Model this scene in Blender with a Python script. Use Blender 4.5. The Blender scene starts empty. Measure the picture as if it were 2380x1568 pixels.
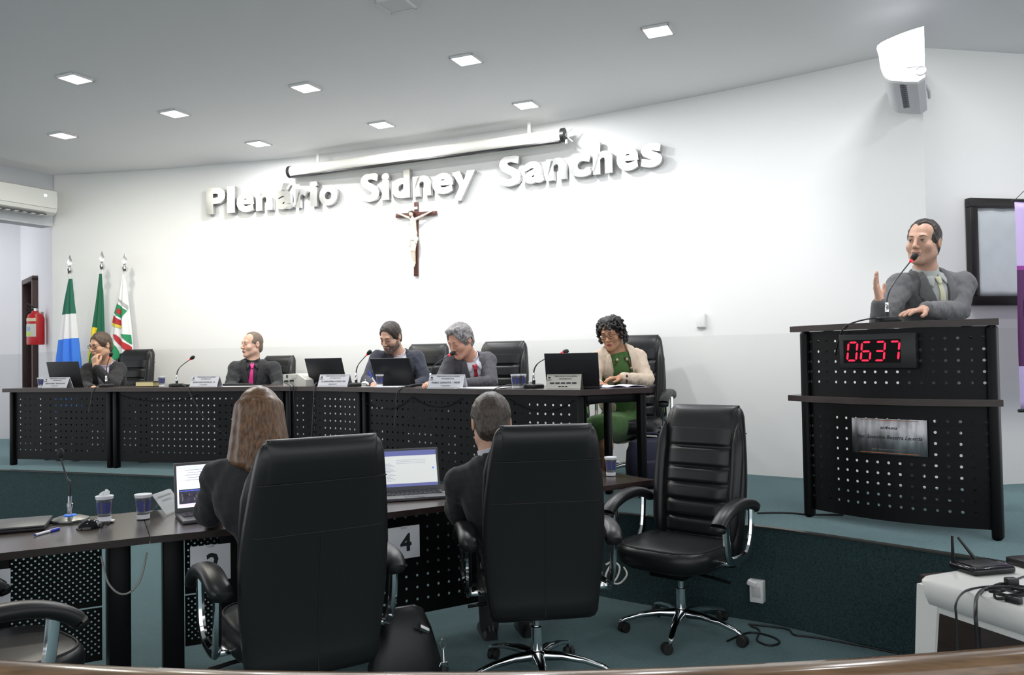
import bpy, bmesh, math, random
import numpy as np
from mathutils import Vector, Matrix, Euler
from mathutils.bvhtree import BVHTree

random.seed(7)
scene = bpy.context.scene
COL = scene.collection
PI = math.pi

# ------------------------------------------------------------------ camera, world, exposure
CAM_H, FPX, TILT, ROLL = 1.48, 1904.0, math.atan(45 / 1904.0), 0.017
cam_data = bpy.data.cameras.new('camera')
cam_data.sensor_width = 36.0
cam_data.lens = FPX / 2380.0 * 36.0
cam_data.clip_start = 0.05
cam = bpy.data.objects.new('camera', cam_data)
COL.objects.link(cam)
_f0 = Vector((0, math.cos(TILT), math.sin(TILT)))
_u0 = Vector((0, -math.sin(TILT), math.cos(TILT)))
_r0 = Vector((1, 0, 0))
CAM_R = math.cos(ROLL) * _r0 - math.sin(ROLL) * _u0
CAM_U = math.cos(ROLL) * _u0 + math.sin(ROLL) * _r0
CAM_P = Vector((0, 0, CAM_H))
_m = Matrix((CAM_R, CAM_U, -_f0)).transposed().to_4x4()
_m.translation = CAM_P
cam.matrix_world = _m
scene.camera = cam

world = bpy.data.worlds.new('hall_ambient')
scene.world = world
world.use_nodes = True
world.node_tree.nodes['Background'].inputs[0].default_value = (0.95, 0.97, 1.0, 1)
world.node_tree.nodes['Background'].inputs[1].default_value = 1.45

vs = scene.view_settings
vs.view_transform = 'Standard'
vs.look = 'None'
vs.gamma = 1.0
vs.use_curve_mapping = False
vs.exposure = 0.22

LAMP_POWER = 18.0     # watts of each ceiling lamp

DAIS = 0.52        # height of the raised platform
CEIL = 3.60
DESK = DAIS + 0.74


# ------------------------------------------------------------------ survey helpers (photo pixel -> metric point at a known distance or height)
def _ray(x, y):
    return _f0 + CAM_R * ((x - 1190) / FPX) - CAM_U * ((y - 784) / FPX)


def at(x, y, Y):
    d = _ray(x, y)
    return CAM_P + d * (Y / d.y)


def atz(x, y, z):
    d = _ray(x, y)
    return CAM_P + d * ((z - CAM_H) / d.z)


def pix(p):
    v = Vector(p) - CAM_P
    w = v.dot(_f0)
    return 1190 + FPX * v.dot(CAM_R) / w, 784 - FPX * v.dot(CAM_U) / w


def line_hit(px, pts):
    """point where the plan sight line of a photo column crosses a polyline"""
    d = _ray(px, 900)
    k = d.x / d.y
    for a, b in zip(pts, pts[1:]):
        fa, fb = a[0] - k * a[1], b[0] - k * b[1]
        if fa * fb <= 0 and fa != fb:
            t = fa / (fa - fb)
            return Vector((a[0] + t * (b[0] - a[0]), a[1] + t * (b[1] - a[1]), 0)), math.atan2(b[1] - a[1], b[0] - a[0])
    return None


def offset_line(pts, d):
    """move a plan polyline to its left by d"""
    out = []
    n = len(pts)
    for i, p in enumerate(pts):
        a = pts[max(i - 1, 0)]
        b = pts[min(i + 1, n - 1)]
        t = Vector((b[0] - a[0], b[1] - a[1])).normalized()
        out.append((p[0] - t.y * d, p[1] + t.x * d))
    return out


def smooth_line(pts, n=6):
    out = []
    m = len(pts)
    for i in range(m - 1):
        p0, p1, p2, p3 = [Vector(pts[max(0, min(m - 1, j))]) for j in (i - 1, i, i + 1, i + 2)]
        for k in range(n):
            t = k / n
            out.append(tuple(0.5 * ((2 * p1) + (p2 - p0) * t + (2 * p0 - 5 * p1 + 4 * p2 - p3) * t * t + (3 * p1 - p0 - 3 * p2 + p3) * t ** 3)))
    out.append(tuple(pts[-1]))
    return out


def resample(pts, step):
    P = [Vector(p) for p in pts]
    L = [0]
    for a, b in zip(P, P[1:]):
        L.append(L[-1] + (b - a).length)
    n = max(1, round(L[-1] / step))
    out = []
    j = 0
    for i in range(n + 1):
        s = L[-1] * i / n
        while j < len(P) - 2 and L[j + 1] < s:
            j += 1
        t = (s - L[j]) / max(1e-9, L[j + 1] - L[j])
        out.append(P[j].lerp(P[j + 1], t))
    return out


# ------------------------------------------------------------------ materials
MATS = {}


def mat(name, col=(0.8, 0.8, 0.8), rough=0.5, metal=0.0, noise=None, bump=None, emit=None, trans=0.0, coat=0.0, spec=None, alpha=1.0, ior=1.45, sheen=0.0):
    """noise=(scale, amount[, stretch xyz]) colour variation; bump=(scale, strength[, distance])"""
    if name in MATS:
        return MATS[name]
    m = bpy.data.materials.new(name)
    m.use_nodes = True
    nt = m.node_tree
    b = nt.nodes['Principled BSDF']
    b.inputs['Base Color'].default_value = (*col, 1)
    b.inputs['Roughness'].default_value = rough
    b.inputs['Metallic'].default_value = metal
    b.inputs['IOR'].default_value = ior
    b.inputs['Transmission Weight'].default_value = trans
    b.inputs['Coat Weight'].default_value = coat
    b.inputs['Alpha'].default_value = alpha
    b.inputs['Sheen Weight'].default_value = sheen
    if sheen > 0.5:
        b.inputs['Sheen Tint'].default_value = (0.55, 0.82, 0.86, 1)
        b.inputs['Sheen Roughness'].default_value = 0.35
    if spec is not None:
        b.inputs['Specular IOR Level'].default_value = spec
    if emit:
        b.inputs['Emission Color'].default_value = (*emit[0], 1)
        b.inputs['Emission Strength'].default_value = emit[1]
    tc = None
    if noise or bump:
        tc = nt.nodes.new('ShaderNodeTexCoord')
    if noise:
        mp = nt.nodes.new('ShaderNodeMapping')
        mp.inputs['Scale'].default_value = noise[2] if len(noise) > 2 else (1, 1, 1)
        nt.links.new(tc.outputs['Object'], mp.inputs['Vector'])
        nz = nt.nodes.new('ShaderNodeTexNoise')
        nz.inputs['Scale'].default_value = noise[0]
        nz.inputs['Detail'].default_value = 5
        nt.links.new(mp.outputs[0], nz.inputs['Vector'])
        rp = nt.nodes.new('ShaderNodeValToRGB')
        a = noise[1]
        rp.color_ramp.elements[0].position = 0.28
        rp.color_ramp.elements[1].position = 0.72
        rp.color_ramp.elements[0].color = (*[max(0, c * (1 - a)) for c in col], 1)
        rp.color_ramp.elements[1].color = (*[min(1, c * (1 + a)) for c in col], 1)
        nt.links.new(nz.outputs['Fac'], rp.inputs['Fac'])
        nt.links.new(rp.outputs[0], b.inputs['Base Color'])
    if bump:
        nb = nt.nodes.new('ShaderNodeTexNoise')
        nb.inputs['Scale'].default_value = bump[0]
        nb.inputs['Detail'].default_value = 4
        nt.links.new(tc.outputs['Object'], nb.inputs['Vector'])
        bp = nt.nodes.new('ShaderNodeBump')
        bp.inputs['Strength'].default_value = bump[1]
        bp.inputs['Distance'].default_value = bump[2] if len(bump) > 2 else 0.004
        nt.links.new(nb.outputs['Fac'], bp.inputs['Height'])
        nt.links.new(bp.outputs[0], b.inputs['Normal'])
    MATS[name] = m
    return m


def band_mat(name, stops, axis=2, rough=0.8, slant=0.0):
    """paint that changes colour at fixed object heights: stops = [(height, colour), ...] from low to high"""
    m = bpy.data.materials.new(name)
    m.use_nodes = True
    nt = m.node_tree
    b = nt.nodes['Principled BSDF']
    b.inputs['Roughness'].default_value = rough
    tc = nt.nodes.new('ShaderNodeTexCoord')
    sp = nt.nodes.new('ShaderNodeSeparateXYZ')
    nt.links.new(tc.outputs['Object'], sp.inputs[0])
    lo, hi = stops[0][0], stops[-1][0]
    val = sp.outputs[axis]
    if slant:
        ma = nt.nodes.new('ShaderNodeMath')
        ma.operation = 'MULTIPLY_ADD'
        nt.links.new(sp.outputs[0], ma.inputs[0])
        ma.inputs[1].default_value = slant
        nt.links.new(val, ma.inputs[2])
        val = ma.outputs[0]
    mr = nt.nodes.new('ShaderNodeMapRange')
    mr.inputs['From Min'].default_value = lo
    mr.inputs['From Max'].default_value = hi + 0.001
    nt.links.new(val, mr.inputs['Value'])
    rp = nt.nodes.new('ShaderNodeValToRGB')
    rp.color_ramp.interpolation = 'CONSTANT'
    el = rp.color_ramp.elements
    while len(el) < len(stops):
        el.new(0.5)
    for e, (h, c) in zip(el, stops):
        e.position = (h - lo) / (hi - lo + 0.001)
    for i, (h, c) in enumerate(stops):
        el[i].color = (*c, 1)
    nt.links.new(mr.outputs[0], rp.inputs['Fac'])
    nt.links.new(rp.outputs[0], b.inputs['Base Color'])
    MATS[name] = m
    return m


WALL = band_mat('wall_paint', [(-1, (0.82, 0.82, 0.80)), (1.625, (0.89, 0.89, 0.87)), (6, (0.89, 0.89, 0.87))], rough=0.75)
CEILM = mat('ceiling_paint', (0.91, 0.915, 0.92), 0.9)
CARPET = mat('teal_carpet', (0.019, 0.044, 0.048), 0.95, noise=(95, 0.55), bump=(240, 0.6, 0.006), sheen=0.9)
LEATHER = mat('black_leather', (0.0098, 0.0102, 0.011), 0.37, bump=(220, 0.12, 0.002))
LEATHER2 = mat('black_leather_seam', (0.006, 0.006, 0.0065), 0.6)
CHROME = mat('chrome', (0.86, 0.87, 0.88), 0.07, 1.0)
STEEL = mat('brushed_steel', (0.62, 0.61, 0.58), 0.24, 1.0, noise=(6, 0.18, (1, 1, 8)))
BLACKM = mat('black_painted_metal', (0.0032, 0.0034, 0.0038), 0.42, spec=0.22)
BLACKP = mat('black_plastic', (0.012, 0.012, 0.013), 0.4)
BLACKG = mat('black_gloss', (0.01, 0.01, 0.012), 0.12)
RUBBER = mat('black_rubber', (0.012, 0.012, 0.012), 0.7)
DESKTOP = mat('dark_wood_laminate', (0.034, 0.020, 0.0165), 0.24, ior=2.1, noise=(14, 0.45, (1, 9, 9)))
DESKEDGE = mat('dark_wood_edge', (0.033, 0.020, 0.018), 0.34, noise=(20, 0.4, (1, 1, 14)))
WHITEP = mat('white_plastic', (0.82, 0.82, 0.80), 0.35)
PAPER = mat('white_paper', (0.82, 0.83, 0.86), 0.8)
INK = mat('black_ink', (0.015, 0.015, 0.018), 0.7)
GREYP = mat('light_grey_plastic', (0.55, 0.55, 0.52), 0.45)
CUPM = mat('clear_cup_plastic', (0.92, 0.94, 0.97), 0.08, trans=0.85, ior=1.2)
CUPBLUE = mat('cup_blue_print', (0.06, 0.07, 0.22), 0.35)
CUPWHITE = mat('cup_white_print', (0.8, 0.82, 0.86), 0.4)
LAPTOP = mat('dark_laptop_shell', (0.014, 0.014, 0.018), 0.48)
LAPGREY = mat('grey_laptop_shell', (0.09, 0.092, 0.10), 0.4)
WOODCROSS = mat('reddish_cross_wood', (0.085, 0.026, 0.018), 0.35, noise=(30, 0.4, (6, 6, 1)))
RAILW = mat('varnished_rail_wood', (0.20, 0.118, 0.062), 0.2, noise=(9, 0.35, (1, 12, 12)), coat=0.5)
REDPAINT = mat('red_paint', (0.52, 0.02, 0.024), 0.3)
GREYPLATE = mat('grey_plate', (0.50, 0.51, 0.55), 0.5)


# ------------------------------------------------------------------ mesh builder
class MB:
    def __init__(self, M=None):
        self.v, self.f, self.M = [], [], M

    def add(self, verts, faces):
        o = len(self.v)
        if self.M is not None:
            verts = [self.M @ Vector(p) for p in verts]
        self.v.extend(tuple(p) for p in verts)
        self.f.extend(tuple(i + o for i in fc) for fc in faces)
        return self

    def box(self, c, s, r=0.0, R=None, seg=2):
        bm = bmesh.new()
        bmesh.ops.create_cube(bm, size=1.0)
        bmesh.ops.scale(bm, vec=s, verts=bm.verts)
        if r > 0:
            bmesh.ops.bevel(bm, geom=bm.edges[:] + bm.verts[:], offset=min(r, min(s) * 0.499), segments=seg, affect='EDGES', profile=0.5)
        bm.verts.index_update()
        vs_ = [v.co.copy() for v in bm.verts]
        if R is not None:
            vs_ = [R @ v for v in vs_]
        c = Vector(c)
        self.add([v + c for v in vs_], [[v.index for v in fc.verts] for fc in bm.faces])
        bm.free()
        return self

    def loft(self, rings, closed=True, caps=True, loop=False):
        n = len(rings[0])
        vs_ = [p for r in rings for p in r]
        fs = []
        m = len(rings)
        for i in range(m if loop else m - 1):
            a, b = i * n, ((i + 1) % m) * n
            for j in range(n if closed else n - 1):
                k = (j + 1) % n
                fs.append((a + j, a + k, b + k, b + j))
        if caps and not loop:
            fs.append(tuple(reversed(range(n))))
            fs.append(tuple((m - 1) * n + j for j in range(n)))
        return self.add(vs_, fs)

    def tube(self, pts, r, n=8, closed=False, flat=1.0):
        P = [Vector(p) for p in pts]
        m = len(P)
        rad = r if isinstance(r, (list, tuple)) else [r] * m
        T = []
        for i in range(m):
            if closed:
                t = P[(i + 1) % m] - P[i - 1]
            else:
                t = P[min(i + 1, m - 1)] - P[max(i - 1, 0)]
            T.append(t.normalized() if t.length > 1e-9 else Vector((0, 0, 1)))
        up = Vector((0, 0, 1)) if abs(T[0].z) < 0.9 else Vector((0, 1, 0))
        x = T[0].cross(up).normalized()
        rings = []
        for i in range(m):
            x = (x - T[i] * x.dot(T[i]))
            x = x.normalized() if x.length > 1e-9 else T[i].orthogonal().normalized()
            y = T[i].cross(x)
            rings.append([P[i] + (x * math.cos(2 * PI * k / n) + y * flat * math.sin(2 * PI * k / n)) * rad[i] for k in range(n)])
        return self.loft(rings, loop=closed)

    def lathe(self, prof, n=16, c=(0, 0, 0), R=None, sx=1.0, sy=1.0):
        c = Vector(c)
        rings = []
        for r, z in prof:
            ring = []
            for k in range(n):
                p = Vector((r * sx * math.cos(2 * PI * k / n), r * sy * math.sin(2 * PI * k / n), z))
                ring.append(c + (R @ p if R is not None else p))
            rings.append(ring)
        return self.loft(rings)

    def prism(self, poly, z0, z1):
        n = len(poly)
        vs_ = [(p[0], p[1], z0) for p in poly] + [(p[0], p[1], z1) for p in poly]
        fs = [tuple(reversed(range(n))), tuple(range(n, 2 * n))]
        fs += [(j, (j + 1) % n, n + (j + 1) % n, n + j) for j in range(n)]
        return self.add(vs_, fs)

    def ribbon(self, left, right, z0, z1):
        """slab between two plan polylines with the same number of points"""
        rings = [[(a[0], a[1], z0), (b[0], b[1], z0), (b[0], b[1], z1), (a[0], a[1], z1)] for a, b in zip(left, right)]
        return self.loft(rings)

    def ball(self, c, r, n=12, m=8, R=None):
        if not isinstance(r, (tuple, list)):
            r = (r, r, r)
        c = Vector(c)
        rings = []
        for i in range(1, m):
            t = PI * i / m
            ring = []
            for k in range(n):
                p = Vector((r[0] * math.sin(t) * math.cos(2 * PI * k / n), r[1] * math.sin(t) * math.sin(2 * PI * k / n), r[2] * math.cos(t)))
                ring.append(c + (R @ p if R is not None else p))
            rings.append(ring)
        o = len(self.v)
        self.loft(rings, caps=False)
        tp = Vector((0, 0, r[2]))
        self.add([c + (R @ tp if R is not None else tp), c - (R @ tp if R is not None else tp)], [])
        a = len(self.v) - 2
        for k in range(n):
            self.f.append((a, o + (k + 1) % n, o + k))
            q = o + (m - 2) * n
            self.f.append((a + 1, q + k, q + (k + 1) % n))
        return self

    def mesh(self, name, smooth=35):
        me = bpy.data.meshes.new(name)
        me.from_pydata([tuple(p) for p in self.v], [], self.f)
        bm = bmesh.new()
        bm.from_mesh(me)
        bmesh.ops.recalc_face_normals(bm, faces=bm.faces)
        bm.to_mesh(me)
        bm.free()
        if smooth:
            me.shade_smooth()
            me.set_sharp_from_angle(angle=math.radians(smooth))
        return me

    def build(self, name, m, parent=None, smooth=35, solid=0.0, loc=None):
        me = self.mesh(name, smooth)
        o = obj(name, me, m, parent)
        if loc is not None:
            o.location = loc
        if solid:
            md = o.modifiers.new('sheet', 'SOLIDIFY')
            md.thickness = solid
            md.offset = 0
        return o


def obj(name, me, m, parent=None):
    o = bpy.data.objects.new(name, me)
    COL.objects.link(o)
    if m is not None and len(me.materials) == 0:
        me.materials.append(m)
    if parent is not None:
        o.parent = parent
    return o


def tag(o, label, cat, group=None):
    o['label'] = label
    o['category'] = cat
    if group:
        o['group'] = group
    return o


def thing(name, label, cat, loc=(0, 0, 0), rotz=0.0, group=None):
    o = bpy.data.objects.new(name, None)
    COL.objects.link(o)
    o.location = loc
    o.rotation_euler = (0, 0, rotz)
    o.empty_display_size = 0.1
    return tag(o, label, cat, group)


def struct(o):
    o['kind'] = 'structure'
    return o


def copy_tree(o, parent=None):
    c = o.copy()
    COL.objects.link(c)
    c.parent = parent
    for ch in list(o.children):
        copy_tree(ch, c)
    return c


def text_mesh(s, height, width=None, bold=0.0, depth=0.002, align='CENTER', res=2, shear=0.0, spacing=1.0):
    """flat lettering lying in the XZ plane, facing -Y, baseline at z=0; height is that of capitals"""
    cu = bpy.data.curves.new('lettering', 'FONT')
    cu.body = s
    cu.size = 1.0
    cu.align_x = align
    cu.resolution_u = res
    cu.shear = shear
    cu.space_character = spacing
    t = bpy.data.objects.new('lettering_tmp', cu)
    COL.objects.link(t)
    dg = bpy.context.evaluated_depsgraph_get()
    me = bpy.data.meshes.new_from_object(t.evaluated_get(dg))
    bpy.data.objects.remove(t)
    n = len(me.vertices)
    co = np.zeros(n * 3, np.float32)
    me.vertices.foreach_get('co', co)
    co = co.reshape(-1, 3)
    if bold:
        # push the outline outwards to embolden the glyphs
        faces0 = [tuple(p.vertices) for p in me.polygons]
        ar = sum((co[f[1], 0] - co[f[0], 0]) * (co[f[2], 1] - co[f[0], 1]) - (co[f[1], 1] - co[f[0], 1]) * (co[f[2], 0] - co[f[0], 0]) for f in faces0)
        sgn_ = 1.0 if ar > 0 else -1.0
        ed = set()
        for f in faces0:
            for i in range(len(f)):
                ed.add((f[i], f[(i + 1) % len(f)]))
        key = lambda i: (round(float(co[i, 0]), 5), round(float(co[i, 1]), 5))
        nrm = {}
        for (i, j) in ed:
            if (j, i) not in ed:
                d_ = co[j, :2] - co[i, :2]
                L_ = float(np.hypot(*d_))
                if L_ < 1e-6:
                    continue
                n_ = np.array([d_[1], -d_[0]]) / L_ * sgn_
                for q in (i, j):
                    nrm.setdefault(key(q), []).append(n_)
        new = co.copy()
        for i in range(n):
            l_ = nrm.get(key(i))
            if l_:
                m_ = np.sum(l_, 0) / len(l_)
                mm = float(m_ @ m_)
                new[i, :2] += bold * m_ / max(mm, 0.45)
        co = new
    k = height / 0.72
    x = co[:, 0] * k
    z = co[:, 1] * k
    if width:
        w = x.max() - x.min()
        x *= width / max(w, 1e-6)
    faces = [tuple(p.vertices) for p in me.polygons]
    bpy.data.meshes.remove(me)
    vs_ = [(float(a), 0.0, float(b)) for a, b in zip(x, z)]
    mb = MB()
    m = len(vs_)
    mb.v = [(a, -depth, b) for a, _, b in vs_]
    mb.f = [tuple(f) for f in faces]
    if depth > 0.004:
        # side walls from the boundary edges, then the back
        cnt = {}
        for f in faces:
            for i in range(len(f)):
                e = (f[i], f[(i + 1) % len(f)])
                cnt[e] = cnt.get(e, 0) + 1
        mb.v += [(a, 0.0, b) for a, _, b in vs_]
        for (i, j) in cnt:
            if (j, i) not in cnt:
                mb.f.append((i, j, m + j, m + i))
    return mb


def poly_patch(pts2, z):
    pass


# ------------------------------------------------------------------ the setting
ARC_C, ARC_R = Vector((-6.908, -6.139)), 15.381


def arc_pt(th, r=ARC_R):
    return (ARC_C.x + r * math.cos(th), ARC_C.y + r * math.sin(th))


def arc_hit(px, off=0.0):
    """plan point of the curved back wall, off metres into the room, on the sight line of a photo column"""
    d = _ray(px, 700)
    lo, hi = 3.0, 12.0
    k = d.x / d.y
    r = ARC_R - off
    for _ in range(60):
        mid = (lo + hi) / 2
        p = Vector((k * mid, mid))
        if (p - ARC_C).length < r:
            lo = mid
        else:
            hi = mid
    p = Vector((k * lo, lo))
    return p, math.atan2(p.y - ARC_C.y, p.x - ARC_C.x)


A0, A1 = math.radians(50.35), math.radians(83.35)
arc = [arc_pt(A0 + (A1 - A0) * i / 60) for i in range(61)]          # from the right corner to the left end
arc_out = [arc_pt(A0 + (A1 - A0) * i / 60, ARC_R + 0.15) for i in range(61)]
CR = Vector(arc[0])
CL = Vector(arc[-1])

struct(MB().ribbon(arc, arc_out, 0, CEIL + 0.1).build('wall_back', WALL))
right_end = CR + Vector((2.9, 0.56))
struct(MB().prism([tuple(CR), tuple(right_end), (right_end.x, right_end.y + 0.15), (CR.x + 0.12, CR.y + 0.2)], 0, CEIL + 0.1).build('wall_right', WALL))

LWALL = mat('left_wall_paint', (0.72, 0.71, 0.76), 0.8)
DL = Vector((-6.45, 10.75))
dv = (DL - CL).normalized()
nv = Vector((-dv.y, dv.x))     # away from the room
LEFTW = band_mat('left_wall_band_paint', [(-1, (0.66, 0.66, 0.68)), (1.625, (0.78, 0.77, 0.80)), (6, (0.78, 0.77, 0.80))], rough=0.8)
d0, d1 = 0.86, 1.60            # door opening measured along the side wall from its corner
pA, pB = CL + dv * d0, CL + dv * d1
bk = Vector((0.12 * -nv.x, 0.12 * -nv.y))
if nv.dot(-CL) > 0:
    nv = -nv
bk = nv * 0.12
mb = MB()
mb.prism([tuple(CL), tuple(pA), tuple(pA + bk), tuple(CL + bk)], 0, CEIL)
mb.prism([tuple(pB), tuple(DL), tuple(DL + bk), tuple(pB + bk)], 0, CEIL)
mb.prism([tuple(pA), tuple(pB), tuple(pB + bk), tuple(pA + bk)], 2.54, CEIL)
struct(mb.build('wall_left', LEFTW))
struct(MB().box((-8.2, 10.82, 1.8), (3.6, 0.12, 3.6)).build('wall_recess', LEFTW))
# header beam above the side passage, carrying the air conditioner
HD = Vector((-0.46, -0.888))
hn = Vector((0.888, -0.46))
h0 = CL + Vector((0.02, -0.02))
mb = MB()
h1 = h0 + HD * 4.2
mb.prism([tuple(h0), tuple(h1), tuple(h1 - hn * 0.2), tuple(h0 - hn * 0.2)], 3.02, CEIL)
struct(mb.build('wall_header', mat('header_paint', (0.62, 0.63, 0.66), 0.8)))

BROWN = mat('dark_brown_door_wood', (0.050, 0.022, 0.020), 0.45, noise=(12, 0.3, (5, 5, 1)))
door = bpy.data.objects.new('door_1', None)
COL.objects.link(door)
struct(door)
door.location = (pA.x, pA.y, DAIS)
door.rotation_euler = (0, 0, math.atan2(dv.y, dv.x))
W_ = d1 - d0
sgn = 1 if (Matrix.Rotation(math.atan2(dv.y, dv.x), 2) @ Vector((0, 1))).dot(nv) > 0 else -1
MB().box((0.03, sgn * 0.04, 1.0), (0.06, 0.2, 2.02), 0.004).build('door_jamb', BROWN, door)
MB().box((W_ - 0.03, sgn * 0.04, 1.0), (0.06, 0.2, 2.02), 0.004).build('door_jamb', BROWN, door)
MB().box((W_ / 2, sgn * 0.04, 2.0), (W_, 0.2, 0.06), 0.004).build('door_head', BROWN, door)
MB().box((W_ / 2, sgn * 0.06, 0.985), (W_ - 0.12, 0.04, 1.97), 0.003).build('door_leaf', BROWN, door)
MB().box((0.13, sgn * 0.02, 0.98), (0.10, 0.05, 0.02), 0.006).build('door_handle', STEEL, door)

struct(MB().box((0, 4, -0.05), (22, 22, 0.1)).build('floor', CARPET))
struct(MB().box((0, 6.0, CEIL + 0.06), (22, 15, 0.12)).build('ceiling', CEILM))

dais_edge = smooth_line([(-7.2, 8.25), (-5.6, 7.83), (-4.73, 7.56), (-3.31, 7.06), (-2.74, 6.85), (-1.25, 6.12), (-.3, 5.6), (.3, 5.24), (.75, 4.9), (1.295, 4.57), (1.535, 4.37), (2.12, 3.76), (2.6, 3.2), (3.1, 2.55), (3.5, 1.9)], 5)
back = [(6.3, 2.2), (6.3, 6.25), tuple(right_end)] + [tuple(CR)] + [arc[i] for i in range(0, 61, 3)][1:] + [tuple(DL), (-9.5, 10.76), (-9.5, 8.6)]
struct(MB().prism(dais_edge + back, 0.0, DAIS).build('floor_dais', CARPET, smooth=20))
inner = offset_line(dais_edge, 0.035)
struct(MB().ribbon(offset_line(dais_edge, -0.006), inner, DAIS - 0.004, DAIS + 0.004).build('trim_1', mat('dais_edge_strip', (0.06, 0.06, 0.055), 0.35, 0.6)))

# ------------------------------------------------------------------ conformed patches (cloth overlays, prints, facial features)
def conform(bvh, poly, frame, off=0.002, cuts=3, start=0.5, reach=1.2):
    """lay a flat outline (u, w) onto a surface: frame = 4x4 whose X is u, Z is w and +Y is the casting direction"""
    bm = bmesh.new()
    vs_ = [bm.verts.new((p[0], 0, p[1])) for p in poly]
    bm.faces.new(vs_)
    bmesh.ops.triangulate(bm, faces=bm.faces[:])
    for _ in range(cuts):
        big = sorted(bm.edges, key=lambda e: -e.calc_length())
        lim = max(0.006, big[0].calc_length() * 0.5)
        bmesh.ops.subdivide_edges(bm, edges=[e for e in bm.edges if e.calc_length() > lim], cuts=1, use_grid_fill=False)
        bmesh.ops.triangulate(bm, faces=bm.faces[:])
    d = (frame.to_3x3() @ Vector((0, 1, 0))).normalized()
    last = None
    miss = []
    for v in bm.verts:
        o = frame @ v.co - d * start
        hit = bvh.ray_cast(o, d, reach)
        if hit[0] is None:
            miss.append(v)
        else:
            v.co = hit[0] - d * off
            last = v.co.copy()
    if miss:
        bmesh.ops.delete(bm, geom=miss, context='VERTS')
    bm.verts.index_update()
    mb = MB()
    mb.v = [tuple(v.co) for v in bm.verts]
    mb.f = [tuple(x.index for x in f.verts) for f in bm.faces]
    bm.free()
    return mb


def bvh_of(mb):
    return BVHTree.FromPolygons([Vector(p) for p in mb.v], mb.f)


# ------------------------------------------------------------------ ceiling lamps
ROW = math.atan2(-0.57, 1.29)
HOUSING = mat('lamp_frame_white', (0.75, 0.75, 0.75), 0.5)


def lamp(x, y, label, warm=False, lit=True, dim=1.0):
    t = thing('ceiling_light', label, 'ceiling light', (x, y, CEIL - 0.012), ROW, 'square ceiling lamps over the dais')
    s = 0.185
    mb = MB()
    for a, b, c, d in ((0, 1, s, 0.012), (0, -1, s, 0.012), (1, 0, 0.012, s), (-1, 0, 0.012, s)):
        mb.box((a * (s / 2 - 0.006), b * (s / 2 - 0.006), 0.006), (c, d, 0.014), 0.002)
    mb.build('frame', HOUSING, t)
    if lit:
        col = (1.0, 0.955, 0.83) if warm else (0.97, 0.98, 1.0)
        m = mat('lamp_glow_warm' if warm else 'lamp_glow_cool', col, 0.5, emit=(col, 6.0))
        ld = bpy.data.lights.new('lamp_light', 'AREA')
        ld.shape = 'SQUARE'
        ld.size = s - 0.026
        ld.color = col
        ld.energy = LAMP_POWER * dim * (1.05 if warm else 1.0)
        lo_ = bpy.data.objects.new('lamp_light', ld)
        COL.objects.link(lo_)
        lo_.parent = t
        lo_.location = (0, 0, -0.002)
    else:
        m = mat('lamp_diffuser_off', (0.66, 0.67, 0.68), 0.5)
    MB().box((0, 0, 0.005), (s - 0.024, s - 0.024, 0.006)).build('diffuser', m, t)
    return t


lamp(-4.117, 7.526, 'warm lit square ceiling lamp above the three flags', True)
lamp(-2.835, 6.917, 'warm lit square ceiling lamp second from the flags end of the middle row', True)
lamp(-1.568, 6.315, 'cool white square ceiling lamp third along the middle row')
lamp(-0.291, 5.776, 'cool white square ceiling lamp fourth along the middle row')
lamp(0.989, 5.315, 'cool white square ceiling lamp before the lectern end of the middle row')
lamp(2.25, 4.60, 'cool white square ceiling lamp directly over the lectern')
lamp(3.60, 4.25, 'cool white square ceiling lamp past the lectern toward the banner')
lamp(-2.434, 7.926, 'cool white square ceiling lamp beside the screen casing near its plain end')
lamp(-1.145, 7.354, 'cool white square ceiling lamp in front of the screen casing middle')
lamp(0.153, 6.844, 'cool white square ceiling lamp by the screen casing end with printed name')
lamp(1.75, 3.0, 'cool white square ceiling lamp over the white plastic table', dim=0.45)
lamp(-1.6, 2.6, 'cool white square ceiling lamp over the front desk with the closed laptop', dim=0.40)
lamp(-7.3, 9.6, 'unseen square ceiling lamp added to light the side passage')  # added out of view to brighten the passage walls
lamp(-3.205, 6.026, 'warm lit square ceiling lamp alone in the outer row over the floor', True)
lamp(-0.66, 4.85, 'unlit square ceiling lamp flush in the grey ceiling', lit=False)

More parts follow.
